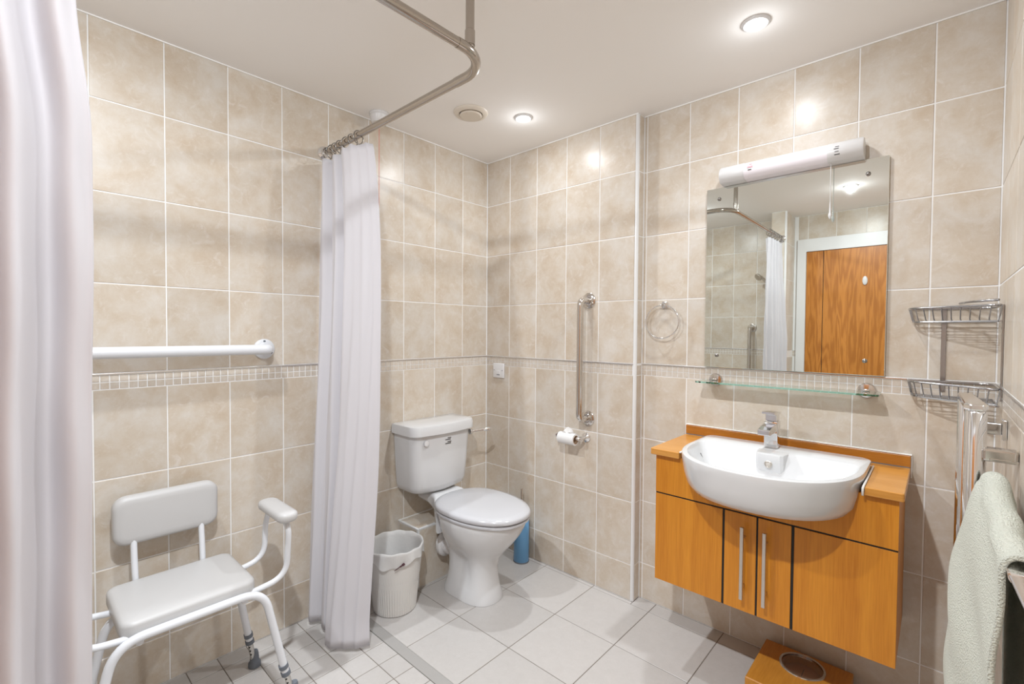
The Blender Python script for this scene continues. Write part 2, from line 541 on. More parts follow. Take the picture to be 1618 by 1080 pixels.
w_door = wall_body('wall_entry', (-G, YD - 0.12, -0.1), (XR + G, YD - G, ZC + 0.1))
DX0, DX1, DZ = 1.126, 2.075, 2.103                           # outer edges of the door casing
tile_wall(w_door, '+y', YD, spans(0.0005, XR - 0.0005, 0.1893, TW),
          skip=lambda a, c, z0, z1: (c > DX0 + 0.03 and a < DX1 - 0.03 and z0 < DZ - 0.04))

for a, c in spans(DX0 + 0.001, XR - 0.0005, 0.1893, TW):         # cut tiles above and beside the casing
    place_tile(w_door, a, c, DZ + 0.001, ZC, '+y', YD)
for rows in (ROWS, ROWS_UP[:-1]):
    for z0, z1 in zip(rows[:-1], rows[1:]):
        place_tile(w_door, DX1 + 0.001, XR - 0.0005, z0, z1, '+y', YD)

# boxed pier beside the door where the curtain rail ends
PX0, PX1, PY = 0.985, 1.100, -2.330
pier = wall_body('wall_pier', (PX0 + G, YD + 0.0005, 0.0), (PX1 - G, PY - G, ZC))
for rows in (ROWS, ROWS_UP):
    for z0, z1 in zip(rows[:-1], rows[1:]):
        place_tile(pier, PX0, PX1 - 0.012, z0, z1, '+y', PY)
        for a, c in ((YD + 0.001, -2.4325), (-2.4325, PY - 0.012)):
            place_tile(pier, a, c, z0, z1, '+x', PX1)
            place_tile(pier, a, c, z0, z1, '-x', PX0)
bm = B()
prism(bm, [(PX1 - 0.0125, PY - 0.006), (PX1 - 0.0125, PY + 0.0012)] + [(PX1 - 0.0115 + 0.0127 * math.sin(a), PY - 0.0115 + 0.0127 * math.cos(a)) for a in [PI / 2 * k / 6 for k in range(7)]] + [(PX1 - 0.006, PY - 0.0125)], 'z', 0.001, ZC - 0.0005)
structure(obj('trim_2', bm, M_TRIM, at=(PX1, PY, 0)))

# ceiling
structure(obj('ceiling', box(B(), (-0.12, YD - 0.12, ZC), (XR + 0.12, 0.2, ZC + 0.12)), M_CEIL, at=(1.1, -1.2, ZC)))
bm = B()
s = 0.004
for lo, hi in (((0, YD, ZC - s), (s, 0, ZC)), ((0, -s, ZC - s), (XE, 0, ZC)), ((XE, YB - s, ZC - s), (XR, YB, ZC)), ((XR - s, YD, ZC - s), (XR, YB, ZC))):
    box(bm, lo, hi)
structure(obj('trim_3', bm, M_SILICONE))

# floor: large tiles by the toilet and basin, small ones in the shower, a grey threshold between
fl = wall_body('floor', (-0.12, YD - 0.12, -0.12), (XR + 0.12, 0.2, -0.0018), M_FGROUT)
STEP0, STEP1 = -0.966, -0.922
XS = 1.075                                                   # right side of the shower area
FX = 0.3055
xcols = spans(0.0, XR, 0.4845 - 4 * FX, FX)
for a, c in xcols:
    for y0, y1 in ((STEP1 + 0.001, -0.640), (-0.640, -0.330), (-0.330, -0.022), (-0.022, YB)):
        if y0 == -0.022:
            if c <= XE: y1 = 0.0
            elif a < XE:
                place_tile(fl, a, XE, y0, 0.0, '+z', 0.0, M_FLOOR, joint=0.0028, key='f')
                place_tile(fl, XE, c, y0, y1, '+z', 0.0, M_FLOOR, joint=0.0028, key='f')
                continue
        place_tile(fl, a, c, y0, y1, '+z', 0.0, M_FLOOR, joint=0.0028, jitter=0.0002, key='f')
    if c > XS + 0.05:
        a2 = max(a, XS)
        for y0, y1 in spans(YD, STEP1 + 0.001, -0.950 - 10 * 0.31, 0.31):
            place_tile(fl, a2, c, y0, y1, '+z', 0.0, M_FLOOR, joint=0.0028, jitter=0.0002, key='f')
for a, c in spans(0.0, XS - 0.045, 0.0775 - 0.1035, 0.1035):
    for y0, y1 in spans(YD, STEP0, -1.0545 - 20 * 0.1028, 0.1028):
        place_tile(fl, a, c, y0, y1, '+z', 0.0, M_FLOOR, joint=0.0026, jitter=0.0002, key='s')
bm = B()
box(bm, (0.001, STEP0, -0.004), (XS, STEP1, 0.0015), 0.0008, 1)
box(bm, (XS - 0.044, YD + 0.001, -0.004), (XS, STEP0, 0.0015), 0.0008, 1)
structure(obj('trim_4', bm, M_STEP, at=(0.5, -0.944, 0)))

# tiled boxing for the waste pipe behind the toilet
BX, BY, BZ = 0.165, -0.634, 0.300
bxg = wall_body('wall_boxing', (0.001, BY + G, 0.0), (BX - G, -0.001, BZ - G))
for y0, y1 in ((BY + 0.010, -0.4040), (-0.4040, -0.2010), (-0.2010, -0.0010)):
    place_tile(bxg, y0, y1, 0.0, BZ - 0.010, '+x', BX)
    place_tile(bxg, 0.002, BX - 0.010, y0, y1, '+z', BZ)
place_tile(bxg, 0.002, BX - 0.010, 0.0, BZ - 0.010, '-y', BY)
bm = B()
box(bm, (BX - 0.010, BY - 0.001, 0.001), (BX + 0.001, BY + 0.010, BZ + 0.001), 0.003, 3)
box(bm, (BX - 0.010, BY + 0.010, BZ - 0.010), (BX + 0.001, -0.001, BZ + 0.001), 0.003, 3)
box(bm, (0.001, BY - 0.001, BZ - 0.010), (BX - 0.010, BY + 0.010, BZ + 0.001), 0.003, 3)
obj('edge_trim', bm, M_TRIM, bxg)
bm = B()
box(bm, (0.0005, BY - 0.004, BZ - 0.001), (0.006, -0.001, BZ + 0.004))
obj('sealant_line', bm, M_SILICONE, bxg)

# door and its casing (seen in the mirror)
door = structure(bpy.data.objects.new('door_1', None)); door.location = (1.6, YD, 0); COL.objects.link(door)
bm = B()
C0 = 0.066
prism(bm, [(DX0, 0.0), (DX0 + C0, 0.0), (DX0 + C0, DZ - 0.108), (DX1 - C0, DZ - 0.108), (DX1 - C0, 0.0), (DX1, 0.0), (DX1, DZ), (DX0, DZ)], 'y', YD - 0.002, YD + 0.020)
obj('door_casing', bm, M_TRIM, door)
obj('door_panel', box(B(), (DX0 + C0 + 0.002, YD - 0.0015, 0.008), (1.3155, YD + 0.008, DZ - 0.110)), M_DOOR, door)
obj('door_panel', box(B(), (1.3205, YD - 0.0015, 0.008), (DX1 - C0 - 0.002, YD + 0.008, DZ - 0.110)), M_DOOR, door)
obj('door_gap', box(B(), (1.3155, YD - 0.0015, 0.008), (1.3205, YD + 0.003, DZ - 0.110)), M_BLACK, door)
bm = B()
tube(bm, fillet([(1.93, YD + 0.008, 1.0), (1.93, YD + 0.055, 1.0), (1.82, YD + 0.055, 1.0)], 0.02), 0.009)
lathe(bm, [(0.026, 0.0), (0.026, 0.006), (0.022, 0.008)], (1.93, YD + 0.008, 1.0), (0, 1, 0), 24)
obj('door_handle', bm, M_CHROME, door, smooth=40)
bm = B()
lathe(bm, [(0.017, 0.0), (0.017, 0.008), (0.012, 0.013), (0.002, 0.015)], (0, 0, 0), (0, 1, 0), 24)
bmesh.ops.scale(bm, vec=(1, 1, 2.1), verts=bm.verts[:])
bmesh.ops.translate(bm, vec=(1.605, YD + 0.0085, 1.719), verts=bm.verts[:])
tag(obj('robe_hook', bm, M_WHITE, smooth=40, at=(1.605, YD + 0.0085, 1.719)), 'small white oval robe hook on the oak door', 'hook')

# ------------------------------------------------------------------ ceiling fittings
def downlight(x, y, label):
    t = thing('downlight', (x, y, ZC), label, 'light', 'recessed ceiling downlights')
    bm = B()
    lathe(bm, [(0.033, -0.0005), (0.033, -0.006), (0.037, -0.0075), (0.043, -0.004), (0.044, -0.0005)], (x, y, ZC), (0, 0, 1), 40)
    obj('bezel', bm, M_WHITE, t, smooth=35)
    bm = B()
    lathe(bm, [(0.032, -0.0055), (0.028, -0.0075), (0.018, -0.0090), (0.0, -0.0095)], (x, y, ZC), (0, 0, 1), 32, cap=False)
    obj('lamp', bm, M_GLOW, t)
    return t
downlight(*SPOTS[0], 'round recessed downlight in the ceiling beside the cream air vent')
downlight(*SPOTS[1], 'round recessed downlight in the ceiling above the basin and mirror')
downlight(*SPOTS[2], 'round recessed downlight by the door, lit in the mirror\'s reflection')
downlight(*SPOTS[3], 'added unseen downlight in the ceiling above the white shower chair')

t = thing('ceiling_vent', (0.419, -0.523, ZC), 'round cream air extract valve in the ceiling', 'vent')
bm = B(); lathe(bm, [(0.052, -0.0005), (0.054, -0.010), (0.060, -0.013), (0.074, -0.010), (0.080, -0.004), (0.081, -0.0005)], (0.419, -0.523, ZC), seg=48)
obj('vent_ring', bm, M_VENT, t, smooth=35)
bm = B(); lathe(bm, [(0.049, -0.006), (0.052, -0.014), (0.047, -0.019), (0.0, -0.021)], (0.419, -0.523, ZC), seg=48)
obj('vent_disc', bm, M_VENT, t, smooth=35)
bm = B(); lathe(bm, [(0.0535, -0.0020), (0.0535, -0.0035), (0.0, -0.0040)], (0.419, -0.523, ZC), seg=32)
obj('vent_throat', bm, M_BLACK, t)

t = thing('ceiling_pull_switch', (0.088, -0.803, ZC), 'white ceiling pull switch with red emergency cord behind the curtain rail', 'switch')
bm = B(); lathe(bm, [(0.045, -0.0005), (0.046, -0.010), (0.042, -0.013), (0.038, -0.040), (0.034, -0.046), (0.0, -0.047)], (0.088, -0.803, ZC), seg=32)
obj('housing', bm, M_WHITE, t, smooth=35)
bm = B(); tube(bm, [(0.086, -0.803, ZC - 0.046), (0.086, -0.803, ZC - 0.062)], 0.0035)
obj('cord_grommet', bm, M_GREY, t)
bm = B(); tube(bm, [(0.086, -0.803, ZC - 0.060), (0.085, -0.803, 1.7), (0.084, -0.803, 1.225)], 0.0011, 8)
obj('pull_cord', bm, M_RED, t)
bm = B(); lathe(bm, [(0.002, 0.0), (0.006, -0.004), (0.007, -0.022), (0.003, -0.030)], (0.084, -0.803, 1.226), seg=16)
obj('cord_bead', bm, M_RED, t, smooth=40)

# ------------------------------------------------------------------ shower curtain rail
RZ, RR, RX, RY = 2.079, 0.0135, 1.066, -1.030
t = thing('curtain_rail', (RX, RY, RZ), 'steel L-shaped shower curtain rail hung from the ceiling', 'rail')
bm = B(); tube(bm, [(0.012, RY, RZ), (0.93, RY, RZ)], RR, 20); obj('rail_tube', bm, M_RAIL, t, smooth=40)
bm = B(); tube(bm, [(RX, -1.150, RZ), (RX, PY + 0.012, RZ)], RR, 20); obj('rail_tube', bm, M_RAIL, t, smooth=40)
bm = B()
tube(bm, [(0.905, RY, RZ)] + [(RX - 0.115 + 0.115 * math.sin(a), RY - 0.115 + 0.115 * math.cos(a), RZ) for a in [PI / 2 * k / 12 for k in range(13)]] + [(RX, -1.165, RZ)], RR + 0.0012, 20)
obj('rail_elbow', bm, M_RAIL, t, smooth=40)
bm = B()
tube(bm, [(RX, -1.118, RZ + 0.008), (RX, -1.118, ZC - 0.004)], RR - 0.001, 20)
lathe(bm, [(RR + 0.001, 0.012), (RR + 0.001, 0.052), (RR - 0.001, 0.054)], (RX, -1.118, RZ), seg=20)
lathe(bm, [(0.030, -0.0005), (0.030, -0.005), (0.016, -0.008)], (RX, -1.118, ZC), seg=24)
obj('ceiling_stay', bm, M_RAIL, t, smooth=40)
for p, ax in (((0.0005, RY, RZ), (1, 0, 0)), ((RX, PY + 0.0005, RZ), (0, 1, 0))):
    bm = B(); lathe(bm, [(0.030, 0.0), (0.030, 0.006), (0.020, 0.012), (0.018, 0.030), (0.0145, 0.032)], p, ax, 28)
    obj('wall_flange', bm, M_CHROME, t, smooth=35)

def curtain_ring(parent, cx, cy, along, tilt=0.0):
    bm = B()
    pts = []
    for k in range(24):
        a = 2 * PI * k / 24
        r1, h = 0.021 * math.cos(a), -0.008 + 0.027 * math.sin(a)
        if along == 'x': pts.append((cx + tilt * (h - 0.02), cy + r1, RZ + h))
        else: pts.append((cx + r1, cy + tilt * (h - 0.02), RZ + h))
    tube(bm, pts, 0.0022, 8, closed=True)
    return obj('curtain_ring', bm, M_RING, parent, smooth=True)

# ------------------------------------------------------------------ curtains
t = thing('shower_curtain', (0.2, RY, 2.03), 'white shower curtain gathered against the left wall beside the waste bin', 'curtain', 'shower curtains')
def lerp(a, b_, t_): return a + (b_ - a) * t_
def smoothstep(x): x = max(0, min(1, x)); return x * x * (3 - 2 * x)
FAR_KEYS = [  # plan of the folds: (share of width, y offset at the top, y offset at the hem)
    (0.00, 0.000, -0.020), (0.06, -0.022, -0.050), (0.13, -0.030, -0.055), (0.20, 0.012, -0.030), (0.26, 0.018, 0.010),
    (0.31, -0.020, -0.042), (0.40, -0.030, -0.050), (0.46, 0.010, 0.005), (0.52, 0.014, 0.010), (0.56, -0.028, -0.055),
    (0.64, -0.040, -0.085), (0.74, -0.030, -0.075), (0.84, -0.018, -0.045), (0.93, 0.004, -0.012), (1.00, 0.018, 0.035)]
def keyed(keys, s_, z_):
    for (a, b_) in zip(keys[:-1], keys[1:]):
        if s_ <= b_[0] + 1e-9:
            f = (s_ - a[0]) / (b_[0] - a[0]); f = f * f * (3 - 2 * f)
            return lerp(lerp(a[1], b_[1], f), lerp(a[2], b_[2], f), z_)
    return keys[-1][1]
ZT, ZB = 2.036, 0.018
def far_curtain(i, j):
    s_, h = i, j                                             # h: 0 at the rail, 1 at the hem
    z = lerp(ZT, ZB, h)
    right = 0.375 + 0.085 * math.sin(PI * min(1, h * 1.05) ** 0.8) - 0.004 * h
    x = 0.012 + s_ * right - 0.006 * math.sin(h * 5) * s_
    y = RY - 0.004 + keyed(FAR_KEYS, s_, smoothstep(h * 0.9)) - 0.035 * h
    y += 0.006 * math.sin(9 * s_ + 4 * h) * h + 0.0025 * math.sin(31 * s_ + 13 * h)
    if h == 0: z -= 0.010 * abs(math.sin(PI * 6.5 * s_))
    return (x, y, z)
bm = B(); grid(bm, far_curtain, 150, 60)
solid(obj('curtain_panel', bm, M_CURTAIN, t, smooth=True), 0.0012)
for k, sx in enumerate((0.035, 0.075, 0.108, 0.150, 0.205, 0.248, 0.30)):
    curtain_ring(t, sx, RY, 'x', 0.25 * math.sin(k * 2.1))

t = thing('shower_curtain', (RX, -2.1, 2.03), 'white shower curtain hanging close to the camera at the left', 'curtain', 'shower curtains')
def near_curtain(i, j):
    h = j
    z = lerp(ZT, ZB + 0.01, h)
    y = -1.922 - i * (0.375 + 0.02 * math.sin(3 * h)) + 0.005 * math.sin(4.2 * h + 0.4) * (1 - i) - 0.016 * smoothstep((z - 1.58) / 0.24) * (1 - i) - 0.004 * smoothstep((1.45 - z) / 0.3) * (1 - i)
    env = smoothstep(i * 8)
    x = RX - 0.010 + 0.024 * env * math.sin(2 * PI * (i * 5.3) + 0.5 * math.sin(3 * h)) + 0.045 * i * smoothstep(h * 2)
    x += 0.006 * math.sin(7 * h + 11 * i) * h ** 0.5 + 0.004 * math.sin(23 * i - 9 * h) + 0.002 * math.sin(40 * h + 30 * i)
    return (x, y, z)
bm = B(); grid(bm, near_curtain, 150, 90)
solid(obj('curtain_panel', bm, M_CURTAIN, t, smooth=True), 0.0012)
for k in range(7):
    curtain_ring(t, RX, -1.94 - 0.054 * k, 'y', 0.25 * math.sin(k * 1.7))

# ------------------------------------------------------------------ grab rails
def flange(bm, p, ax, r=0.040):
    lathe(bm, [(r, 0.0), (r, 0.003), (r - 0.004, 0.006), (r * 0.62, 0.008), (r * 0.55, 0.011)], p, ax, 32)
def screws(bm, p, ax, u, v, r=0.029, s_=0.005):
    for k in range(3):
        a = 2 * PI * k / 3 + PI / 2
        q = Vector(p) + Vector(u) * (r * math.cos(a)) + Vector(v) * (r * math.sin(a))
        lathe(bm, [(s_, 0.0), (s_, 0.002), (s_ * 0.5, 0.0028)], q, ax, 12)

GZ = 1.208
t = thing('grab_rail', (0.0, -1.62, GZ), 'white horizontal grab rail on the left shower wall', 'rail')
bm = B(); tube(bm, fillet([(0.008, -1.288, GZ), (0.066, -1.288, GZ), (0.066, -1.985, GZ), (0.008, -1.985, GZ)], 0.028, 8), 0.0195, 20)
obj('rail_tube', bm, M_TUBE, t, smooth=40)
for yy in (-1.288, -1.985):
    bm = B(); flange(bm, (0.0006, yy, GZ), (1, 0, 0), 0.041); obj('flange', bm, M_TUBE, t, smooth=35)
    bm = B(); screws(bm, (0.0056, yy, GZ), (1, 0, 0), (0, 1, 0), (0, 0, 1), 0.031); stuff(obj('flange_screws', bm, M_GREY, t))

def steel_rail(x, y, z0, z1, sgn, label):
    t = thing('grab_rail', (x, y, (z0 + z1) / 2), label, 'rail')
    off = sgn * 0.078
    bm = B(); tube(bm, fillet([(x, y + sgn * 0.008, z1), (x, y + off, z1), (x, y + off, z0), (x, y + sgn * 0.008, z0)], 0.05, 8), 0.0165, 20)
    obj('rail_tube', bm, M_STEEL, t, smooth=40)
    for zz in (z0, z1):
        bm = B(); flange(bm, (x, y + sgn * 0.0006, zz), (0, sgn, 0), 0.039); obj('flange', bm, M_STEEL, t, smooth=35)
        bm = B(); screws(bm, (x, y + sgn * 0.0056, zz), (0, sgn, 0), (1, 0, 0), (0, 0, 1)); stuff(obj('flange_screws', bm, M_STEEL, t))
steel_rail(0.741, 0.0, 0.846, 1.446, -1, 'polished steel vertical grab rail on the wall beside the toilet')
steel_rail(0.765, YD, 0.735, 1.335, 1, 'polished steel vertical grab rail on the shower wall, seen in the mirror')

# shower hand set in the mirror
t = thing('hand_shower', (0.93, YD, 1.79), 'chrome shower head on its riser, seen only in the mirror', 'shower')
HX = 0.930
bm = B(); tube(bm, [(HX, YD + 0.045, 1.15), (HX, YD + 0.045, 1.88)], 0.009, 14)
for zz in (1.16, 1.87):
    tube(bm, [(HX, YD + 0.0006, zz), (HX, YD + 0.045, zz)], 0.010, 14)
obj('riser_rail', bm, M_CHROME, t, smooth=40)
bm = B()
tube(bm, [(HX - 0.012, YD + 0.060, 1.715), (HX - 0.055, YD + 0.085, 1.775), (HX - 0.078, YD + 0.100, 1.795)], [0.011, 0.012, 0.016], 14)
lathe(bm, [(0.012, -0.020), (0.034, -0.004), (0.036, 0.006), (0.032, 0.010)], (HX - 0.090, YD + 0.113, 1.793), (-0.5, 0.65, -0.55), 28)
obj('spray_head', bm, M_NICKEL, t, smooth=40)
bm = B(); box(bm, (HX - 0.022, YD + 0.03, 1.69), (HX + 0.017, YD + 0.075, 1.725), 0.004); obj('slider', bm, M_CHROME, t)
bm = B(); tube(bm, fillet([(HX - 0.010, YD + 0.060, 1.70), (HX + 0.04, YD + 0.10, 1.3), (HX + 0.01, YD + 0.07, 0.95), (HX + 0.03, YD + 0.03, 1.10)], 0.2), 0.006, 10)
obj('hose', bm, M_NICKEL, t, smooth=True)

# ------------------------------------------------------------------ toilet
TX, TY = 0.40, -0.452
t = thing('toilet', (TX, TY, 0.0), 'white close-coupled toilet with closed lid and cistern on the left wall', 'toilet')
def egg(xb, xf, ry, z, n=48, cy=TY, pb=0.75, pf=1.0, yaw=0.0, split=0.45, pinch=0.0, px=0.0):
    xc = xb + (xf - xb) * split
    out = []
    for k in range(n):
        a = 2 * PI * k / n
        c, s_ = math.cos(a), math.sin(a)
        if c > 0: x = xc + (xf - xc) * abs(c) ** pf
        else: x = xc - (xc - xb) * abs(c) ** pb
        y = ry * (1 if s_ > 0 else -1) * abs(s_) ** 0.88
        if pinch:
            y *= 1 - pinch * math.exp(-((x - px) / 0.045) ** 2)
        out.append((x, cy + y, z))
    return out
bm = B()
rings(bm, [egg(0.225, 0.535, 0.104, 0.001, pb=.45, pf=.62), egg(0.228, 0.533, 0.102, 0.025, pb=.45, pf=.62), egg(0.240, 0.522, 0.093, 0.060, pb=.45, pf=.65, pinch=.05, px=.40),
           egg(0.248, 0.515, 0.088, 0.110, pb=.5, pf=.7, pinch=.20, px=.40), egg(0.250, 0.515, 0.088, 0.160, pb=.5, pf=.75, pinch=.26, px=.395),
           egg(0.247, 0.530, 0.095, 0.205, pb=.55, pf=.8, pinch=.22, px=.385), egg(0.240, 0.562, 0.115, 0.245, pb=.6, pf=.85, pinch=.12, px=.37),
           egg(0.232, 0.605, 0.142, 0.290, pb=.65, pf=.95), egg(0.226, 0.640, 0.163, 0.335, pb=.7), egg(0.220, 0.662, 0.175, 0.375),
           egg(0.216, 0.672, 0.180, 0.400), egg(0.220, 0.670, 0.178, 0.408)])
obj('pan', bm, M_CERAMIC, t, smooth=50)
bm = B()                                                       # ceramic shelf that carries the cistern
def shelf_ring(x, hw, z0, z1):
    return [(x, TY + y, z) for y, z in rrect(-hw, hw, z0, z1, min(0.02, (z1 - z0) * 0.45), 4)]
rings(bm, [shelf_ring(0.040, 0.088, 0.400, 0.455), shelf_ring(0.120, 0.088, 0.392, 0.456), shelf_ring(0.185, 0.098, 0.372, 0.452), shelf_ring(0.225, 0.125, 0.335, 0.430), shelf_ring(0.262, 0.145, 0.290, 0.404)])
obj('pan_shelf', bm, M_CERAMIC, t, smooth=50)
bm = B()
tube(bm, [(BX + 0.002, TY - 0.025, 0.192), (0.262, TY - 0.010, 0.192)], 0.052, 28)
lathe(bm, [(0.066, 0.0), (0.067, 0.016), (0.060, 0.024), (0.053, 0.026)], (BX + 0.018, TY - 0.024, 0.192), (1, 0.16, 0), 32)
obj('waste_collar', bm, M_WHITE, t, smooth=40, label='white plastic waste pipe collar')
bm = B()
rings(bm, [egg(0.205, 0.682, 0.184, 0.409), egg(0.200, 0.688, 0.188, 0.413), egg(0.200, 0.688, 0.188, 0.420), egg(0.207, 0.680, 0.182, 0.425)])
obj('seat', bm, M_SEAT, t, smooth=50)
bm = B()
rings(bm, [egg(0.203, 0.684, 0.186, 0.428), egg(0.197, 0.692, 0.191, 0.433), egg(0.196, 0.693, 0.192, 0.444), egg(0.202, 0.686, 0.187, 0.452), egg(0.222, 0.655, 0.165, 0.4575), egg(0.30, 0.55, 0.08, 0.460)])
obj('lid', bm, M_SEAT, t, smooth=50)
TCY = -0.474
bm = B()
def tank_ring(z, x1, hw, x0=0.006, r=0.055, bow=0.016):
    pts = []
    y0, y1 = TCY - hw, TCY + hw
    prof = [(x0, y1), (x0, y0)]
    n = 10
    for k in range(n + 1):                                     # rounded corner, bowed front, rounded corner
        a = PI / 2 * k / n
        pts.append((x1 - bow - r + r * math.sin(a), y0 + r - r * math.cos(a)))
    for k in range(1, 12):
        f = k / 12
        pts.append((x1 - bow + bow * math.sin(PI * f), lerp(y0 + r, y1 - r, f)))
    for k in range(n + 1):
        a = PI / 2 * k / n
        pts.append((x1 - bow - r + r * math.cos(a), y1 - r + r * math.sin(a)))
    return [(p[0], p[1], z) for p in prof + pts]
rings(bm, [tank_ring(0.458, 0.150, 0.120), tank_ring(0.462, 0.166, 0.150), tank_ring(0.474, 0.180, 0.168), tank_ring(0.500, 0.187, 0.176), tank_ring(0.600, 0.192, 0.184), tank_ring(0.770, 0.199, 0.193)])
cist = obj('cistern', bm, M_CERAMIC, t, smooth=50)
bm = B()
rings(bm, [tank_ring(0.770, 0.214, 0.203, 0.004), tank_ring(0.766, 0.218, 0.206, 0.004), tank_ring(0.800, 0.218, 0.206, 0.004), tank_ring(0.812, 0.214, 0.203, 0.006), tank_ring(0.817, 0.200, 0.190, 0.016), tank_ring(0.8175, 0.14, 0.12, 0.06)])
obj('cistern_lid', bm, M_CERAMIC, t, smooth=45)
bm = B()
lathe(bm, [(0.016, -0.006), (0.016, 0.004), (0.012, 0.010), (0.006, 0.012)], (0.165, TCY + 0.192, 0.735), (0.25, 1, 0), 24)
tube(bm, fillet([(0.168, TCY + 0.196, 0.735), (0.172, TCY + 0.214, 0.736), (0.200, TCY + 0.290, 0.740)], 0.012), 0.0062, 12)
lathe(bm, [(0.005, 0.0), (0.010, 0.008), (0.012, 0.035), (0.008, 0.048)], (0.190, TCY + 0.262, 0.739), (0.35, 1, 0.05), 16)
obj('flush_lever', bm, M_CHROME, t, smooth=40)
bm = B(); lathe(bm, [(0.014, -0.004), (0.014, 0.002), (0.010, 0.0035)], (0.1935, TCY - 0.128, 0.727), (1, 0, 0.03), 24)
obj('blanking_plug', bm, M_WHITE, cist, smooth=40)
bm = B()
for k, (dy, dz, w) in enumerate(((0.006, 0.016, .022), (-0.004, 0.008, .034), (0.006, -0.004, .024), (-0.002, -0.012, .036))):
    box(bm, (0.1952, TCY + 0.008 + dy - w / 2, 0.720 + dz - 0.0017), (0.1992, TCY + 0.008 + dy + w / 2, 0.720 + dz + 0.0017))
stuff(obj('printed_sticker', bm, M_INK, cist))
bm = B(); lathe(bm, [(0.009, -0.004), (0.009, 0.004), (0.004, 0.007)], (0.325, TY - 0.088, 0.045), (0, -1, 0.1), 16)
obj('fixing_cap', bm, M_WHITE, t, smooth=40)

# toilet brush
t = thing('toilet_brush', (0.350, -0.062, 0.0), 'blue toilet brush holder with steel handle in the corner by the toilet', 'brush')
bm = B(); lathe(bm, [(0.040, 0.001), (0.043, 0.006), (0.0425, 0.24), (0.040, 0.247), (0.012, 0.248)], (0.350, -0.062, 0.0), seg=36)
obj('holder', bm, M_BLUE, t, smooth=40)
bm = B(); lathe(bm, [(0.0445, 0.0005), (0.0445, 0.005), (0.043, 0.0062)], (0.350, -0.062, 0.0), seg=36); obj('base_ring', bm, M_GREY, t)
bm = B(); tube(bm, [(0.350, -0.062, 0.245), (0.350, -0.062, 0.408), (0.350, -0.062, 0.412)], [0.0055, 0.0055, 0.003], 14); obj('handle', bm, M_STEEL, t, smooth=40)

# waste bin
bx, by = 0.205, -0.792
BS = 1.07
t = thing('waste_bin', (bx, by, 0.0), 'white ribbed waste bin with a bag liner beside the toilet', 'bin')
bm = B()
rs = []
N_ = 120
prof = [(0.094, 0.001), (0.097, 0.004), (0.0985, 0.022), (0.1085, 0.120), (0.1098, 0.128), (0.1115, 0.142), (0.1125, 0.150), (0.1205, 0.226), (0.1245, 0.250), (0.128, 0.272), (0.129, 0.276)]
amp = [0, 0, 0.0016, 0.0016, 0, 0, 0.0016, 0.0016, 0, 0, 0]
for (r, z), am in zip(prof, amp):
    rs.append([(bx + (r + am * (1 if k % 2 else -1)) * math.cos(2 * PI * k / N_), by + (r + am * (1 if k % 2 else -1)) * math.sin(2 * PI * k / N_), z * BS) for k in range(N_)])
for r, z in ((0.126, 0.277), (0.120, 0.20), (0.094, 0.012)):
    rs.append([(bx + r * math.cos(2 * PI * k / N_), by + r * math.sin(2 * PI * k / N_), z * BS) for k in range(N_)])
rings(bm, rs)
obj('body', bm, M_BIN, t, smooth=30)
def liner(i, j):
    a = 2 * PI * i
    wob = lambda f, p: math.sin(f * a + p)
    if j < 0.45:
        f = j / 0.45; r = lerp(0.1335 + 0.004 * wob(5, 1) + 0.003 * wob(13, 2), 0.1315, f); z = lerp(0.232 + 0.012 * wob(3, .5) + 0.006 * wob(9, 1), 0.279, f)
    elif j < 0.55:
        f = (j - 0.45) / 0.1; r = lerp(0.1315, 0.123, f); z = 0.279 + 0.004 * math.sin(PI * f) + 0.002 * wob(11, 0)
    else:
        f = (j - 0.55) / 0.45; r = lerp(0.123, 0.086, f) - 0.010 * f * (1 + wob(7, 0.4)); z = lerp(0.278, 0.03, f) + 0.004 * wob(6, 2) * f
    return (bx + r * math.cos(a), by + r * math.sin(a), z * BS)
bm = B(); grid(bm, liner, 96, 26)
bmesh.ops.remove_doubles(bm, verts=bm.verts[:], dist=1e-5)
ln = obj('bag_liner', bm, M_LINER, t, smooth=True)
bm = B()
a0 = math.radians(-24)
def markp(da, z, r=0.1335): return (bx + r * math.cos(a0 + da), by + r * math.sin(a0 + da), z + 0.030)
for da0, z0, da1, z1, w in ((-0.18, 0.203, -0.02, 0.216, .005), (-0.02, 0.216, 0.08, 0.222, .008), (0.06, 0.222, 0.15, 0.227, .013)):
    tube(bm, [markp(da0, z0), markp((da0 + da1) / 2, (z0 + z1) / 2), markp(da1, z1)], [w * .5, w * .8, w * .7], 8, flat=0.4)
obj('printed_mark', bm, M_MARK, ln)

# ------------------------------------------------------------------ paper holder, socket, towel ring
t = thing('toilet_roll_holder', (0.731, 0.0, 0.748), 'chrome toilet roll holder on the wall beneath the steel grab rail', 'holder')
bm = B()
lathe(bm, [(0.024, 0.0), (0.024, 0.005), (0.016, 0.010), (0.010, 0.016), (0.009, 0.050)], (0.734, -0.0006, 0.748), (0, -1, 0), 28)
tube(bm, fillet([(0.734, -0.045, 0.748), (0.734, -0.070, 0.748), (0.610, -0.070, 0.752)], 0.015), 0.0075, 14)
lathe(bm, [(0.006, 0.0), (0.012, 0.003), (0.012, 0.009), (0.006, 0.012)], (0.606, -0.070, 0.752), (-1, 0, 0), 20)
obj('arm', bm, M_CHROME, t, smooth=40)
t = thing('toilet_roll', (0.665, -0.070, 0.742), 'nearly used-up white toilet roll on the chrome holder', 'paper')
bm = B()
n = 32
cx, cz = -0.070, 0.742
def roll_ring(x, r): return [(x, cx + r * math.cos(2 * PI * k / n), cz + r * math.sin(2 * PI * k / n)) for k in range(n)]
rings(bm, [roll_ring(0.618, 0.0215), roll_ring(0.618, 0.030), roll_ring(0.716, 0.030), roll_ring(0.716, 0.0215)], closed=True)
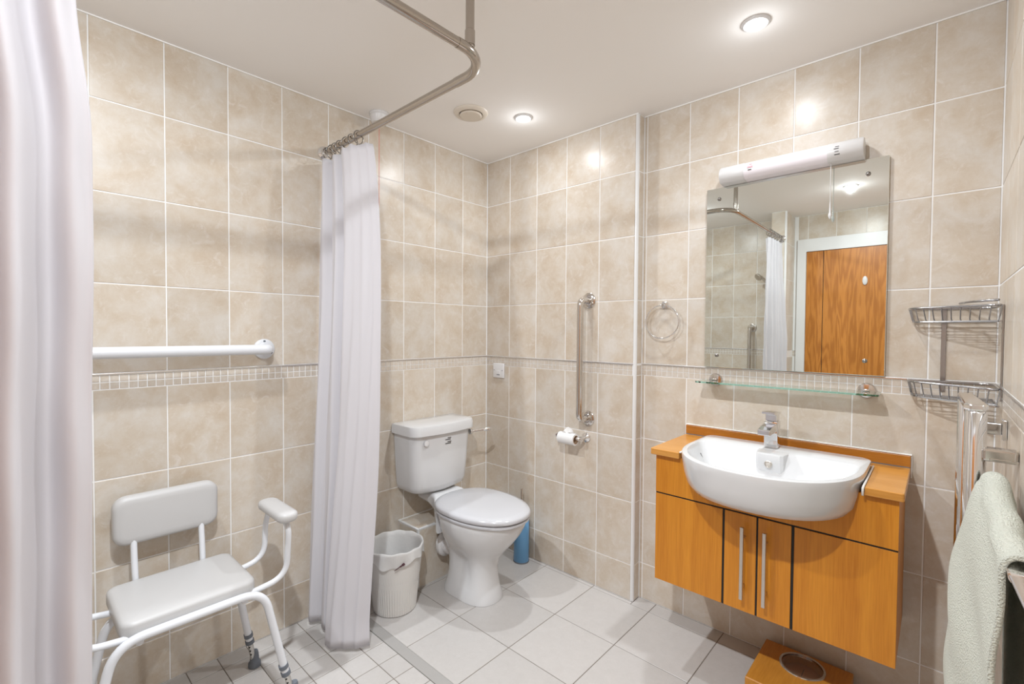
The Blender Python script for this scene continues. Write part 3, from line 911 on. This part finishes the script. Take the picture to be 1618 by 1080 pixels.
obj('paper', bm, M_PAPER, t, smooth=40)
bm = B(); rings(bm, [roll_ring(0.6175, 0.0195), roll_ring(0.6175, 0.0213), roll_ring(0.7165, 0.0213), roll_ring(0.7165, 0.0195)], closed=True)
obj('cardboard_core', bm, M_CARD, t, smooth=40)
bm = B()
grid(bm, lambda i, j: (0.640 + 0.050 * i + 0.012 * (j - .5) * j, cx + 0.026 * math.cos(1.9 - .6 * j) + 0.012 * j * (i - .4), cz + 0.030 + 0.030 * j * (1 - abs(2 * i - 0.9) ** 1.5) + 0.004 * math.sin(9 * i)), 12, 6)
solid(obj('loose_sheet', bm, M_PAPER, t, smooth=True), 0.0008)

t = thing('fused_switch', (0.110, 0.0, 1.052), 'white square fused spur plate on the wall above the toilet', 'switch')
bm = B(); box(bm, (0.066, -0.010, 1.008), (0.154, -0.0006, 1.096), 0.003, 3); obj('plate', bm, M_WHITE, t, smooth=40)
bm = B(); box(bm, (0.098, -0.0125, 1.030), (0.124, -0.0098, 1.050), 0.001); obj('fuse_carrier', bm, M_WHITE, t)
bm = B()
for xx, zz, w in ((0.077, 1.054, .005), (0.143, 1.054, .005), (0.111, 1.0265, .022)):
    box(bm, (xx - w / 2, -0.0112, zz - 0.0018), (xx + w / 2, -0.0098, zz + 0.0018))
stuff(obj('plate_marks', bm, M_GREY, t))

t = thing('towel_ring', (1.117, YB, 1.405), 'thin chrome towel ring on the wall left of the mirror', 'ring')
bm = B()
box(bm, (1.107, YB - 0.012, 1.398), (1.131, YB - 0.0006, 1.430), 0.003)
tube(bm, [(1.119, YB - 0.010, 1.414), (1.119, YB - 0.033, 1.412)], 0.007, 14)
obj('mount', bm, M_CHROME, t, smooth=40)
bm = B(); tube(bm, [(1.117 + 0.079 * math.sin(2 * PI * k / 48), 0.030 + 0.004 * math.cos(2 * PI * k / 48), 1.336 + 0.076 * math.cos(2 * PI * k / 48)) for k in range(48)], 0.0032, 10, closed=True)
obj('ring', bm, M_CHROME, t, smooth=True)

# ------------------------------------------------------------------ mirror, light, glass shelf
t = thing('mirror', (1.612, YB, 1.139), 'large frameless mirror with four screws above the basin', 'mirror')
MX0, MX1, MZB, MZT, MY = 1.306, 1.921, 1.1395, 1.901, 0.0455
bm = B(); box(bm, (MX0, MY, MZB), (MX1, MY + 0.005, MZT), 0.0012, 2)
obj('glass', bm, M_MIRROR, t)
bm = B(); box(bm, (MX0 + 0.001, MY + 0.0051, MZB + 0.001), (MX1 - 0.001, YB - 0.0006, MZT - 0.001))
obj('backing', bm, M_TRIM, t)
for x, z in ((1.358, 1.854), (1.863, 1.849), (1.358, 1.191), (1.865, 1.191)):
    bm = B(); lathe(bm, [(0.0075, 0.0), (0.0075, 0.003), (0.004, 0.006), (0.001, 0.0068)], (x, MY - 0.0002, z), (0, -1, 0), 20)
    obj('mirror_screw', bm, M_RING, t, smooth=40)

LX0, LX1, LY, LZ, LR = 1.374, 1.853, 0.018, 1.936, 0.036
t = thing('wall_light', (1.61, YB, LZ), 'white tubular strip light on the wall above the mirror', 'light')
def light_ring(x, r=LR, dz=0.0):
    pts = [(x, YB - 0.0008, LZ + 0.022), ]
    for k in range(17):
        a = math.radians(60 + 190 * k / 16)
        pts.append((x, LY + r * math.cos(a), LZ + r * math.sin(a)))
    pts.append((x, YB - 0.0008, LZ - 0.034))
    return pts
bm = B(); rings(bm, [light_ring(LX0, LR - .003), light_ring(LX0 + .004), light_ring(1.468)]); obj('end_housing', bm, M_WHITE, t, smooth=40)
bm = B(); rings(bm, [light_ring(1.748), light_ring(LX1 - .004), light_ring(LX1, LR - .003)]); e2 = obj('end_housing', bm, M_WHITE, t, smooth=40)
bm = B(); rings(bm, [light_ring(1.4681, LR - .0012), light_ring(1.7479, LR - .0012)]); df = obj('diffuser', bm, M_DIFF, t, smooth=40, label='pale opal diffuser')
def on_light(x, a_deg, w, h, bm):
    a = math.radians(a_deg)
    c = Vector((x, LY + (LR + .0002) * math.cos(a), LZ + (LR + .0002) * math.sin(a)))
    n_ = Vector((0, math.cos(a), math.sin(a))); v_ = Vector((0, -math.sin(a), math.cos(a)))
    f = [c + Vector((sx * w / 2, 0, 0)) + v_ * (sz * h / 2) for sx, sz in ((-1, -1), (1, -1), (1, 1), (-1, 1))]
    rings(bm, [[p - n_ * .001 for p in f], [p + n_ * .0004 for p in f]])
bm = B()
on_light(1.778, 160, .012, .0022, bm); on_light(1.776, 172, .014, .003, bm); on_light(1.777, 188, .012, .0022, bm); on_light(1.778, 204, .016, .0032, bm)
stuff(obj('printed_marks', bm, M_INK, e2))
bm = B()
on_light(1.493, 168, .020, .007, bm); on_light(1.494, 150, .010, .003, bm)
stuff(obj('printed_marks', bm, M_PINK, df))
bm = B(); on_light(1.492, 186, .013, .0028, bm); stuff(obj('printed_marks', bm, M_INK, df))
bm = B(); tube(bm, [(1.757, 0.012, LZ - LR + .002), (1.757, 0.012, 1.722)], 0.0012, 8)
obj('pull_cord', bm, M_WHITE, t)
bm = B(); lathe(bm, [(0.0015, 0.050), (0.0025, 0.030), (0.003, 0.012), (0.005, 0.008), (0.0055, 0.0), (0.002, -0.010)], (1.757, 0.012, 1.712), seg=14)
obj('cord_pull', bm, M_WHITE, t, smooth=40)

SZ = 1.0815
t = thing('glass_shelf', (1.61, YB, SZ), 'narrow green-edged glass shelf with chrome mounts below the mirror', 'shelf')
bm = B()
prism(bm, rrect(1.303, 1.914, -0.058, YB - 0.010, 0.012, 6), 'z', SZ - 0.003, SZ + 0.003)
obj('shelf_glass', bm, M_GLASS, t)
for x in (1.352, 1.872):
    bm = B()
    lathe(bm, [(0.027, 0.0), (0.027, 0.006), (0.024, 0.011), (0.010, 0.014)], (x, YB - 0.0006, SZ + 0.004), (0, -1, 0), 36)
    box(bm, (x - 0.010, YB - 0.030, SZ + 0.0032), (x + 0.010, YB - 0.010, SZ + 0.0105), 0.002)
    box(bm, (x - 0.010, YB - 0.030, SZ - 0.0105), (x + 0.010, YB - 0.010, SZ - 0.0032), 0.002)
    obj('shelf_mount', bm, M_STEEL, t, smooth=35)

# ------------------------------------------------------------------ vanity unit
VX0, VX1, VYF, VZ0, VZ1 = 1.247, 1.984, -0.286, 0.318, 0.811
CZ = 0.836
t = thing('vanity_cabinet', (1.615, YB, VZ0), 'wall hung oak vanity cabinet under the basin', 'cabinet')
bcx, BBK = 1.6255, -0.018                                     # centre line and back edge of the basin
def basin_outline(hw, back, yc, bf, n=2.3, r=0.035, m=26, z=0.0):
    """D-shaped plan, starting at the back left corner, going along the front to the back right."""
    pts = []
    for k in range(6):
        a = PI / 2 * k / 5
        pts.append((bcx - hw + r - r * math.sin(a), back - r + r * math.cos(a), z))
    for k in range(m + 1):
        a = PI * k / m
        c, s_ = -math.cos(a), math.sin(a)
        pts.append((bcx + hw * (1 if c > 0 else -1) * abs(c) ** (2 / n), yc - bf * abs(s_) ** (2 / n), z))
    for k in range(6):
        a = PI / 2 * k / 5
        pts.append((bcx + hw - r + r * math.cos(a), back - r + r * math.sin(a), z))
    return pts
# cross-section of the basin where it passes the cabinet front
NOTCH = [(bcx - 0.258, VZ1), (bcx - 0.252, 0.770), (bcx - 0.225, 0.742), (bcx - 0.17, 0.734), (bcx + 0.17, 0.734), (bcx + 0.225, 0.742), (bcx + 0.252, 0.770), (bcx + 0.258, VZ1)]
TH = 0.018
for x0, x1 in ((VX0, VX0 + TH), (VX1 - TH, VX1)):
    obj('side_panel', box(B(), (x0, VYF + TH + 0.0008, VZ0), (x1, YB - 0.0008, VZ1), 0.0006, 1), M_VENEER, t)
obj('base_panel', box(B(), (VX0 + TH + .0005, VYF + TH + 0.0008, VZ0), (VX1 - TH - .0005, YB - 0.0008, VZ0 + TH)), M_VENEER, t)
obj('gap_backing', box(B(), (VX0 + TH + .0005, VYF + TH + 0.0008, VZ0 + TH + .0005), (VX1 - TH - .0005, VYF + TH + 0.006, 0.665)), M_BLACK, t)  # black sheet close behind the doors, makes their gaps read dark
obj('black_gap_strip', box(B(), (VX0 + 0.0005, VYF + 0.0025, 0.6578), (VX1 - 0.0005, VYF + TH, 0.6632)), M_BLACK, t)  # solid black strips fill the gaps, covering the wood edges inside
for gx, gw in ((1.5035, 0.0038), (1.6135, 0.0030), (1.7195, 0.0042)):
    obj('black_gap_strip', box(B(), (gx - gw + 0.0002, VYF + 0.0015, VZ0), (gx + gw - 0.0002, VYF + TH, 0.6576)), M_BLACK, t)
bm = B(); prism(bm, [(VX0, 0.6635), (VX1, 0.6635), (VX1, VZ1)] + [p for p in NOTCH[::-1]] + [(VX0, VZ1)], 'y', VYF, VYF + TH)
obj('fascia', bm, M_VENEER, t)
DG = [VX0, 1.5035, 1.6135, 1.7195, VX1]
for k, nm in enumerate(('fixed_panel', 'door', 'door', 'fixed_panel')):
    g0 = 0.0 if k == 0 else (0.0038, 0.0038, 0.0030, 0.0042)[k]
    g1 = 0.0 if k == 3 else (0.0038, 0.0030, 0.0042, 0)[k]
    p = obj(nm, box(B(), (DG[k] + g0, VYF, VZ0), (DG[k + 1] - g1, VYF + TH, 0.6575), 0.0008, 1), M_VENEER, t)
    if nm == 'door':
        hx = 1.573 if k == 1 else 1.643
        bm = B()
        box(bm, (hx - 0.0055, VYF - 0.034, 0.372), (hx + 0.0055, VYF - 0.023, 0.622), 0.001, 1)
        for zz in (0.412, 0.582):
            tube(bm, [(hx, VYF - 0.024, zz), (hx, VYF + 0.001, zz)], 0.0045, 12)
        obj('bar_handle', bm, M_NICKEL, p)

CX0, CX1, CYF = 1.232, 1.996, -0.308
tw = thing('worktop', (1.615, YB, CZ), 'oak worktop with upstand around the semi-recessed basin', 'worktop')
bm = B()                                                      # U-shaped top: two wings joined by a strip behind the basin
lx, rx, bkx = bcx - 0.2755, bcx + 0.2755, -0.014
prism(bm, [(CX0, YB - 0.0008), (CX0, CYF + 0.004), (CX0 + 0.004, CYF), (lx - 0.004, CYF), (lx - 0.004, bkx), (rx + 0.004, bkx), (rx + 0.004, CYF), (CX1 - 0.004, CYF), (CX1, CYF + 0.004), (CX1, YB - 0.0008)], 'z', VZ1 + 0.0006, CZ)
o = obj('top_board', bm, M_COUNTER, tw)
md = o.modifiers.new('bevel', 'BEVEL'); md.width = 0.003; md.segments = 3; md.limit_method = 'ANGLE'
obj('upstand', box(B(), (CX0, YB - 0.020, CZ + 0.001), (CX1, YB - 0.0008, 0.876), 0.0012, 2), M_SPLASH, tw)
bm = B(); box(bm, (CX0 - 0.002, YB - 0.012, 0.8765), (CX1 + 0.003, YB - 0.0006, 0.8805), 0.001); box(bm, (CX1 + 0.0002, YB - 0.007, 0.80), (CX1 + 0.004, YB - 0.0006, 0.8765))
obj('sealant_line', bm, M_SILICONE, tw)
bm = B(); box(bm, (CX0 + .002, YB - 0.0225, CZ + 0.0002), (CX1 - .002, YB - 0.0201, CZ + 0.003)); obj('joint_line', bm, M_GREY, tw)

tb = thing('basin', (bcx, -0.25, CZ), 'white semi-recessed D-shaped basin in the oak vanity unit', 'basin')
bm = B()
RZT = 0.862
O = lambda hw, back, yc, bf, z, n=2.3: basin_outline(hw, back, yc, bf, n, z=z)
outer = [O(0.160, -0.10, -0.19, 0.170, 0.716), O(0.215, -0.06, -0.195, 0.235, 0.722), O(0.243, -0.035, -0.20, 0.272, 0.735), O(0.258, -0.026, -0.20, 0.293, 0.758), O(0.267, -0.020, -0.20, 0.306, 0.795), O(0.2725, -0.018, -0.20, 0.315, 0.835), O(0.2740, -0.018, -0.20, 0.3175, 0.853), O(0.2725, -0.0195, -0.20, 0.316, 0.860), O(0.2690, -0.023, -0.20, 0.3125, RZT)]
def inner(hw, back, yc, bf, z, deck=0.0, n=2.25):
    pts = basin_outline(hw, back, yc, bf, n, r=0.03, z=z)
    return pts
inn = [inner(0.2555, -0.150, -0.212, 0.286, RZT), inner(0.2530, -0.153, -0.212, 0.283, RZT - 0.003), inner(0.2480, -0.160, -0.212, 0.277, RZT - 0.012), inner(0.235, -0.178, -0.215, 0.258, 0.825), inner(0.205, -0.200, -0.22, 0.222, 0.785), inner(0.150, -0.225, -0.23, 0.165, 0.757), inner(0.075, -0.255, -0.262, 0.075, 0.745), inner(0.020, -0.285, -0.29, 0.02, 0.742)]
rings(bm, outer + inn)
obj('bowl', bm, M_CERAMIC, tb, smooth=42)
bm = B()                                                       # tap ledge reaching into the bowl
dk = [(bcx - 0.052, -0.135), (bcx - 0.043, -0.196), (bcx - 0.034, -0.203), (bcx + 0.034, -0.203), (bcx + 0.043, -0.196), (bcx + 0.052, -0.135)]
rings(bm, [[(x, y + 0.012, 0.790) for x, y in dk], [(x, y, 0.830) for x, y in dk], [(x, y - .001, RZT - .005) for x, y in dk], [(x, y + (0.001 if y < -.19 else 0), RZT - .001) for x, y in dk], [(lerp(bcx, x, .95), y + (0.005 if y < -.19 else 0), RZT + 0.0005) for x, y in dk]])
obj('tap_ledge', bm, M_CERAMIC, tb, smooth=30)
bm = B(); lathe(bm, [(0.0125, -0.004), (0.0125, 0.002), (0.010, 0.0032), (0.0085, 0.001), (0.0, 0.001)], (bcx - 0.002, -0.2035, 0.826), (0, -1, 0.10), 24)
obj('overflow_ring', bm, M_NICKEL, tb, smooth=30)
bm = B(); lathe(bm, [(0.024, 0.0), (0.024, 0.004), (0.018, 0.006), (0.0, 0.006)], (bcx, -0.288, 0.7425), seg=28)
obj('waste_plug', bm, M_CHROME, tb, smooth=30)
for s_ in (-1, 1):                                             # sealant where the bowl meets the worktop
    bm = B()
    x = bcx + s_ * 0.2765
    run = [(x, -0.02, CZ + 0.001), (x, CYF + 0.004, CZ + 0.001)]
    if s_ > 0: run += [(x - s_ * 0.001, CYF - 0.002, CZ - 0.004), (x - s_ * 0.001, CYF - 0.002, VZ1)]
    tube(bm, run, 0.0032, 8)
    obj('sealant_line', bm, M_SILICONE, tb, smooth=True)

tx, ty = 1.606, -0.083
t = thing('basin_tap', (tx, ty, RZT), 'square chrome mixer tap on the back of the basin', 'tap')
bm = B(); box(bm, (tx - 0.0225, ty - 0.0225, RZT + 0.0008), (tx + 0.0225, ty + 0.0225, 0.962), 0.003, 3)
obj('body', bm, M_CHROME, t, smooth=40)
bm = B()
prism(bm, [(ty - 0.0228, 0.925), (ty - 0.0228, 0.956), (ty - 0.085, 0.951), (ty - 0.118, 0.944), (ty - 0.118, 0.924), (ty - 0.085, 0.926)], 'x', tx - 0.0205, tx + 0.0205)
o = obj('spout', bm, M_CHROME, t); md = o.modifiers.new('bevel', 'BEVEL'); md.width = 0.003; md.segments = 3
bm = B()
box(bm, (tx - 0.019, ty - 0.019, 0.9625), (tx + 0.019, ty + 0.019, 0.986), 0.002, 2)
prism(bm, [(ty + 0.022, 0.986), (ty + 0.022, 0.995), (ty - 0.060, 1.000), (ty - 0.060, 0.993), (ty - 0.03, 0.986)], 'x', tx - 0.021, tx + 0.021)
obj('lever', bm, M_CHROME, t)

# bathroom scales
sx0, sx1, sy0, sy1 = 1.574, 1.857, -0.252, 0.026
t = thing('bathroom_scales', (1.715, -0.11, 0.0), 'wooden bathroom scales with round dial on the floor beneath the vanity', 'scales')
bm = B()
hc = (1.713, -0.057); hr = 0.0665
n = 48
sq = []
def sqp(a):
    c, s_ = math.cos(a), math.sin(a)
    cx_, cy_ = hc
    k = min(((sx1 - cx_) if c > 0 else (sx0 - cx_)) / c if abs(c) > 1e-6 else 9, ((sy1 - cy_) if s_ > 0 else (sy0 - cy_)) / s_ if abs(s_) > 1e-6 else 9)
    return (cx_ + c * k, cy_ + s_ * k)
angs = sorted([2 * PI * k / n for k in range(n)] + [math.atan2(y - hc[1], x - hc[0]) % (2 * PI) for x in (sx0, sx1) for y in (sy0, sy1)])
out_ = [sqp(a) for a in angs]; in_ = [(hc[0] + hr * math.cos(a), hc[1] + hr * math.sin(a)) for a in angs]
ins = [(hc[0] + (x - hc[0]) * .988, hc[1] + (y - hc[1]) * .988) for x, y in out_]
rings(bm, [[(x, y, 0.036) for x, y in out_], [(x, y, 0.067) for x, y in out_], [(x, y, 0.070) for x, y in ins], [(x, y, 0.070) for x, y in in_], [(x, y, 0.036) for x, y in in_]], closed=True)
obj('platform', bm, M_BAMBOO, t)
bm = B(); box(bm, (sx0 + 0.012, sy0 + 0.012, 0.006), (sx1 - 0.012, sy1 - 0.012, 0.0355), 0.003); obj('base_box', bm, M_GREY, t)
bm = B(); lathe(bm, [(hr - 0.001, 0.066), (hr - 0.001, 0.073), (hr + 0.006, 0.0732), (hr + 0.0075, 0.0705)], (hc[0], hc[1], 0), seg=48, cap=False)
o = obj('dial_bezel', bm, M_STEEL, t, smooth=35)
bm = B(); lathe(bm, [(hr - 0.0015, 0.036), (hr - 0.0015, 0.0375), (0.0, 0.0376)], (hc[0], hc[1], 0), seg=40); dl = obj('dial_face', bm, M_DIAL, t)
bm = B()
box(bm, (hc[0] - 0.001, hc[1] - 0.01, 0.0385), (hc[0] + 0.001, hc[1] + 0.035, 0.0395)); obj('needle', bm, M_INK, dl)
bm = B(); lathe(bm, [(hr - 0.002, 0.0665), (hr - 0.002, 0.0680)], (hc[0], hc[1], 0), seg=40); obj('dial_window', bm, M_WINDOW, t)
for x in (sx0 + 0.03, sx1 - 0.03):
    for y in (sy0 + 0.03, sy1 - 0.03):
        bm = B(); lathe(bm, [(0.012, 0.0005), (0.012, 0.006)], (x, y, 0), seg=16); obj('foot', bm, M_GREY, t)

# ------------------------------------------------------------------ shower chair
cy0 = -1.632                                                  # its middle, sitting against the left wall
t = thing('shower_chair', (0.27, cy0, 0.0), 'white padded shower chair with arms against the left wall', 'chair')
def cushion(bm, x0, x1, y0, y1, z0, z1, r, edge):
    def rr(ins, z): return [(x, y, z) for x, y in rrect(x0 + ins, x1 - ins, y0 + ins, y1 - ins, max(r - ins, 0.004), 6)]
    e = edge
    rings(bm, [rr(e * .6, z0), rr(e * .15, z0 + e * .4), rr(0, z0 + e), rr(0, z1 - e), rr(e * .25, z1 - e * .35), rr(e, z1), rr(e * 2.2, z1 + 0.0015)])
bm = B(); cushion(bm, 0.112, 0.408, cy0 - 0.176, cy0 + 0.176, 0.412, 0.462, 0.035, 0.012)
obj('seat_pad', bm, M_PAD, t, smooth=50)
bm = B()
def back_ring(x, ins): return [(x, y, z) for y, z in rrect(cy0 - 0.151 + ins, cy0 + 0.151 - ins, 0.566 + ins, 0.728 - ins, 0.038 - ins * .8, 6)]
rings(bm, [back_ring(0.052, 0.006), back_ring(0.054, 0.001), back_ring(0.058, 0.0), back_ring(0.078, 0.0), back_ring(0.086, 0.004), back_ring(0.090, 0.012), back_ring(0.0915, 0.026)])
obj('backrest', bm, M_PAD, t, smooth=50)
TR = 0.0115
for s_ in (-1, 1):
    bm = B(); tube(bm, fillet([(0.078, cy0 + s_ * 0.097, 0.600), (0.094, cy0 + s_ * 0.097, 0.500), (0.110, cy0 + s_ * 0.095, 0.404), (0.170, cy0 + s_ * 0.095, 0.398)], 0.03), 0.0095, 14)
    obj('back_strut', bm, M_TUBE, t, smooth=40)
# front and rear frames: a crossbar bent down into two splayed legs
def leg_frame(x, z, hw_top, xf, hw_foot, rad):
    fr = [(xf, cy0 - hw_foot, 0.115), (x, cy0 - hw_top, z), (x, cy0 + hw_top, z), (xf, cy0 + hw_foot, 0.115)]
    return fillet(fr, rad, 8)
for (x, z, ht, xf, hf, foot_x, foot_h) in ((0.420, 0.424, 0.190, 0.420, 0.258, 0.420, 0.288), (0.180, 0.398, 0.176, 0.155, 0.232, 0.148, 0.252)):
    bm = B(); tube(bm, leg_frame(x, z, ht, xf, hf, 0.07), TR + 0.001, 16)
    obj('leg_frame', bm, M_TUBE, t, smooth=40)
    for s_ in (-1, 1):
        a = Vector((xf, cy0 + s_ * hf, 0.115)); f = Vector((foot_x, cy0 + s_ * foot_h, 0.004))
        d = (f - a).normalized()
        bm = B(); tube(bm, [a - d * 0.03, a + d * ((f - a).length - 0.030)], 0.0095, 14)
        lg = obj('leg', bm, M_ALU, t, smooth=40, label='bare aluminium leg extension')
        bm = B()
        for off in (-0.020, 0.008):
            tube(bm, [a + d * (off - 0.007), a + d * (off + 0.007)], 0.0152, 16)
        obj('collar', bm, M_GREY, lg, smooth=40, label='grey collar')
        bm = B()
        nr = Vector((1, 0, 0))
        side = Vector((0.75, -0.66, 0))
        for k in range(3):
            q = a + d * (0.028 + 0.016 * k) + side * 0.0090
            lathe(bm, [(0.0034, -0.001), (0.0034, 0.0009)], q, side, 10)
        stuff(obj('adjuster_holes', bm, M_BLACK, lg))
        bm = B()
        lathe(bm, [(0.0115, 0.060), (0.0135, 0.050), (0.0165, 0.022), (0.0215, 0.015), (0.022, 0.001)], (f.x, f.y, 0), seg=20)
        obj('rubber_foot', bm, M_GREY, lg, smooth=35, label='grey rubber ferrule')
for s_ in (-1, 1):
    bm = B(); tube(bm, [(0.180, cy0 + s_ * 0.135, 0.399), (0.420, cy0 + s_ * 0.135, 0.408)], 0.0095, 12)
    obj('seat_rail', bm, M_TUBE, t, smooth=40)
for s_ in (1, -1):
    bm = B()
    tube(bm, fillet([(0.200, cy0 + s_ * 0.10, 0.404), (0.200, cy0 + s_ * 0.272, 0.430), (0.206, cy0 + s_ * 0.272, 0.560), (0.262, cy0 + s_ * 0.268, 0.636)], [0.06, 0.05], 8), 0.0095, 14)
    tube(bm, fillet([(0.395, cy0 + s_ * 0.10, 0.410), (0.400, cy0 + s_ * 0.272, 0.432), (0.420, cy0 + s_ * 0.272, 0.600), (0.392, cy0 + s_ * 0.268, 0.636)], [0.06, 0.03], 8), 0.0095, 14)
    obj('arm_frame', bm, M_TUBE, t, smooth=40)
    bm = B()
    cushion(bm, 0.222, 0.446, cy0 + s_ * 0.268 - 0.034, cy0 + s_ * 0.268 + 0.034, 0.632, 0.664, 0.030, 0.012)
    obj('arm_pad', bm, M_PAD, t, smooth=50)

# ------------------------------------------------------------------ corner wire shelf
t = thing('wire_corner_shelf', (XR, YB, 1.1), 'two-tier chrome wire corner rack right of the mirror', 'rack')
QX0, QY0 = 1.982, -0.150                                     # reach along each wall
WR = 0.0022
for zt, zb in ((1.3705, 1.326), (1.133, 1.086)):
    tray = obj('basket', tube(B(), fillet([(QX0, YB - 0.006, zt), (QX0 + 0.006, YB - 0.075, zt), (XR - 0.075, QY0 + 0.05, zt), (XR - 0.006, QY0, zt), (XR - 0.006, YB - 0.006, zt), (QX0, YB - 0.006, zt), (QX0 + 0.0001, YB - 0.0065, zt)], 0.035, 6), 0.0036, 10), M_WIRE, t, smooth=40)
    bm = B()
    low = fillet([(QX0 + 0.010, YB - 0.012, zb), (QX0 + 0.014, YB - 0.072, zb), (XR - 0.078, QY0 + 0.058, zb), (XR - 0.012, QY0 + 0.012, zb)], 0.035, 6)
    tube(bm, low, 0.0028, 8)
    tube(bm, [(QX0 + 0.010, YB - 0.008, zb), (XR - 0.008, YB - 0.008, zb)], WR, 8)
    tube(bm, [(XR - 0.008, YB - 0.008, zb), (XR - 0.008, QY0 + 0.01, zb)], WR, 8)
    topc = fillet([(QX0, YB - 0.006, zt), (QX0 + 0.006, YB - 0.075, zt), (XR - 0.075, QY0 + 0.05, zt), (XR - 0.006, QY0, zt)], 0.035, 6)
    def resample(P, n_):
        P = [Vector(p) for p in P]
        d = [0]
        for a, b_ in zip(P[:-1], P[1:]): d.append(d[-1] + (b_ - a).length)
        out = []
        for k in range(n_):
            s_ = d[-1] * k / (n_ - 1)
            i = max(j for j in range(len(d) - 1) if d[j] <= s_ + 1e-9)
            f = (s_ - d[i]) / max(d[i + 1] - d[i], 1e-9)
            out.append(P[i].lerp(P[i + 1], min(f, 1)))
        return out
    NW = 13
    for p, q in zip(resample(topc, NW), resample(low, NW)):
        # each wire drops from the rim, then runs across the bottom to the right wall
        tube(bm, fillet([p, q, (XR - 0.008 if q.y < YB - 0.02 else q.x + 0.02, q.y + 0.0001, zb)], 0.008, 3), WR * .8, 6)
    stuff(obj('basket_wires', bm, M_WIRE, tray))
bm = B(); box(bm, (2.063, YB - 0.0050, 1.10), (2.075, YB - 0.0008, 1.372), 0.0006, 1)
lathe(bm, [(0.004, 0.0), (0.004, 0.002)], (2.069, YB - 0.005, 1.285), (0, -1, 0), 12)
obj('back_strip', bm, M_WIRE, t)
bm = B(); box(bm, (XR - 0.0050, -0.133, 1.10), (XR - 0.0008, -0.121, 1.372), 0.0006, 1); obj('back_strip', bm, M_WIRE, t)
bm = B(); tube(bm, fillet([(2.105, YB - 0.010, 1.386), (2.12, -0.03, 1.386), (XR - 0.012, -0.120, 1.386)], 0.02), 0.0035, 10)
obj('top_hook', bm, M_WIRE, t, smooth=True)

# ------------------------------------------------------------------ towel warmer and towel
t = thing('towel_rail', (XR, -0.6, 0.93), 'chrome towel rail on the right wall carrying a pale green towel', 'rail')
def post(x, y, z0, z1, a, b_, n=24):
    bm = B()
    def el(z, k): return [(x + a * k * math.cos(2 * PI * i / n), y + b_ * k * math.sin(2 * PI * i / n), z) for i in range(n)]
    rings(bm, [el(z0, .8), el(z0 + .006, 1), el(z1 - .006, 1), el(z1, .75)])
    return bm
obj('post', post(2.112, -0.275, 0.30, 1.116, 0.014, 0.016), M_CHROME, t, smooth=40)
obj('post', post(2.1235, -0.520, 0.30, 1.116, 0.019, 0.018), M_CHROME, t, smooth=40)
bm = B()
prism(bm, [(2.098, -0.262), (2.128, -0.262), (2.144, -0.525), (2.136, -0.542), (2.112, -0.542), (2.103, -0.525)], 'z', 1.116, 1.130)
o = obj('top_bar', bm, M_CHROME, t); md = o.modifiers.new('bevel', 'BEVEL'); md.width = 0.003; md.segments = 2
bm = B()                                                       # far wall bracket with its square plate
box(bm, (XR - 0.010, -0.290, 1.016), (XR - 0.0008, -0.258, 1.068), 0.002)
box(bm, (2.122, -0.284, 1.028), (XR - 0.010, -0.266, 1.058), 0.002)
obj('wall_bracket', bm, M_CHROME, t)
bm = B()
box(bm, (2.134, -0.538, 1.004), (XR - 0.0008, -0.506, 1.034), 0.006, 3)
box(bm, (2.146, -0.541, 1.0065), (XR - 0.0008, -0.535, 1.0125), 0.001, 1)
obj('wall_bracket', bm, M_STEEL, t)
bm = B(); tube(bm, [(2.1235, -0.520, 0.935), (2.150, -0.56, 0.935), (2.150, -1.030, 0.935)], 0.011, 16); obj('hanging_bar', bm, M_CHROME, t, smooth=40)
bm = B()
prism(bm, [(2.136, 0.948), (XR - 0.0008, 0.948), (XR - 0.0008, 0.888), (2.156, 0.896)], 'y', -1.052, -1.032)
o = obj('wall_bracket', bm, M_CHROME, t); md = o.modifiers.new('bevel', 'BEVEL'); md.width = 0.003; md.segments = 2

def towel(i, j):
    """i runs from the far edge to the near one, j from the front hem over the bar to the back hem."""
    y = lerp(-0.555, -1.012, i)
    top = lerp(0.984, 0.957, smoothstep(i * 1.3))
    xf_low = lerp(2.083, 2.127, smoothstep(i * 1.15))
    if j < 0.44:
        f = j / 0.44
        z = lerp(0.38, top - 0.022, f)
        x = lerp(xf_low, 2.134, f ** 4.5) + 0.007 * math.sin(11 * i + 3 * f) * (1 - f) + 0.003 * math.sin(17 * f + 5 * i)
    elif j < 0.58:
        f = (j - 0.44) / 0.14
        a = PI * (1 - f)
        x = 2.1525 + 0.0185 * math.cos(a) + 0.002 * math.sin(15 * i)
        z = top - 0.022 + 0.022 * math.sin(a)
    else:
        f = (j - 0.58) / 0.42
        z = lerp(top - 0.022, 0.42, f)
        x = lerp(2.171, 2.176, f) + 0.003 * math.sin(9 * i + 2 * f)
    z += 0.0025 * math.sin(26 * i) * (1 if j > .4 else .3)
    return (x, y, z)
bm = B(); grid(bm, towel, 70, 110)
tow = obj('towel', bm, M_TOWEL, smooth=True, at=(2.15, -0.73, 0.93))
tag(tow, 'pale green terry towel draped over the chrome rail at the right', 'towel')
solid(tow, 0.008)
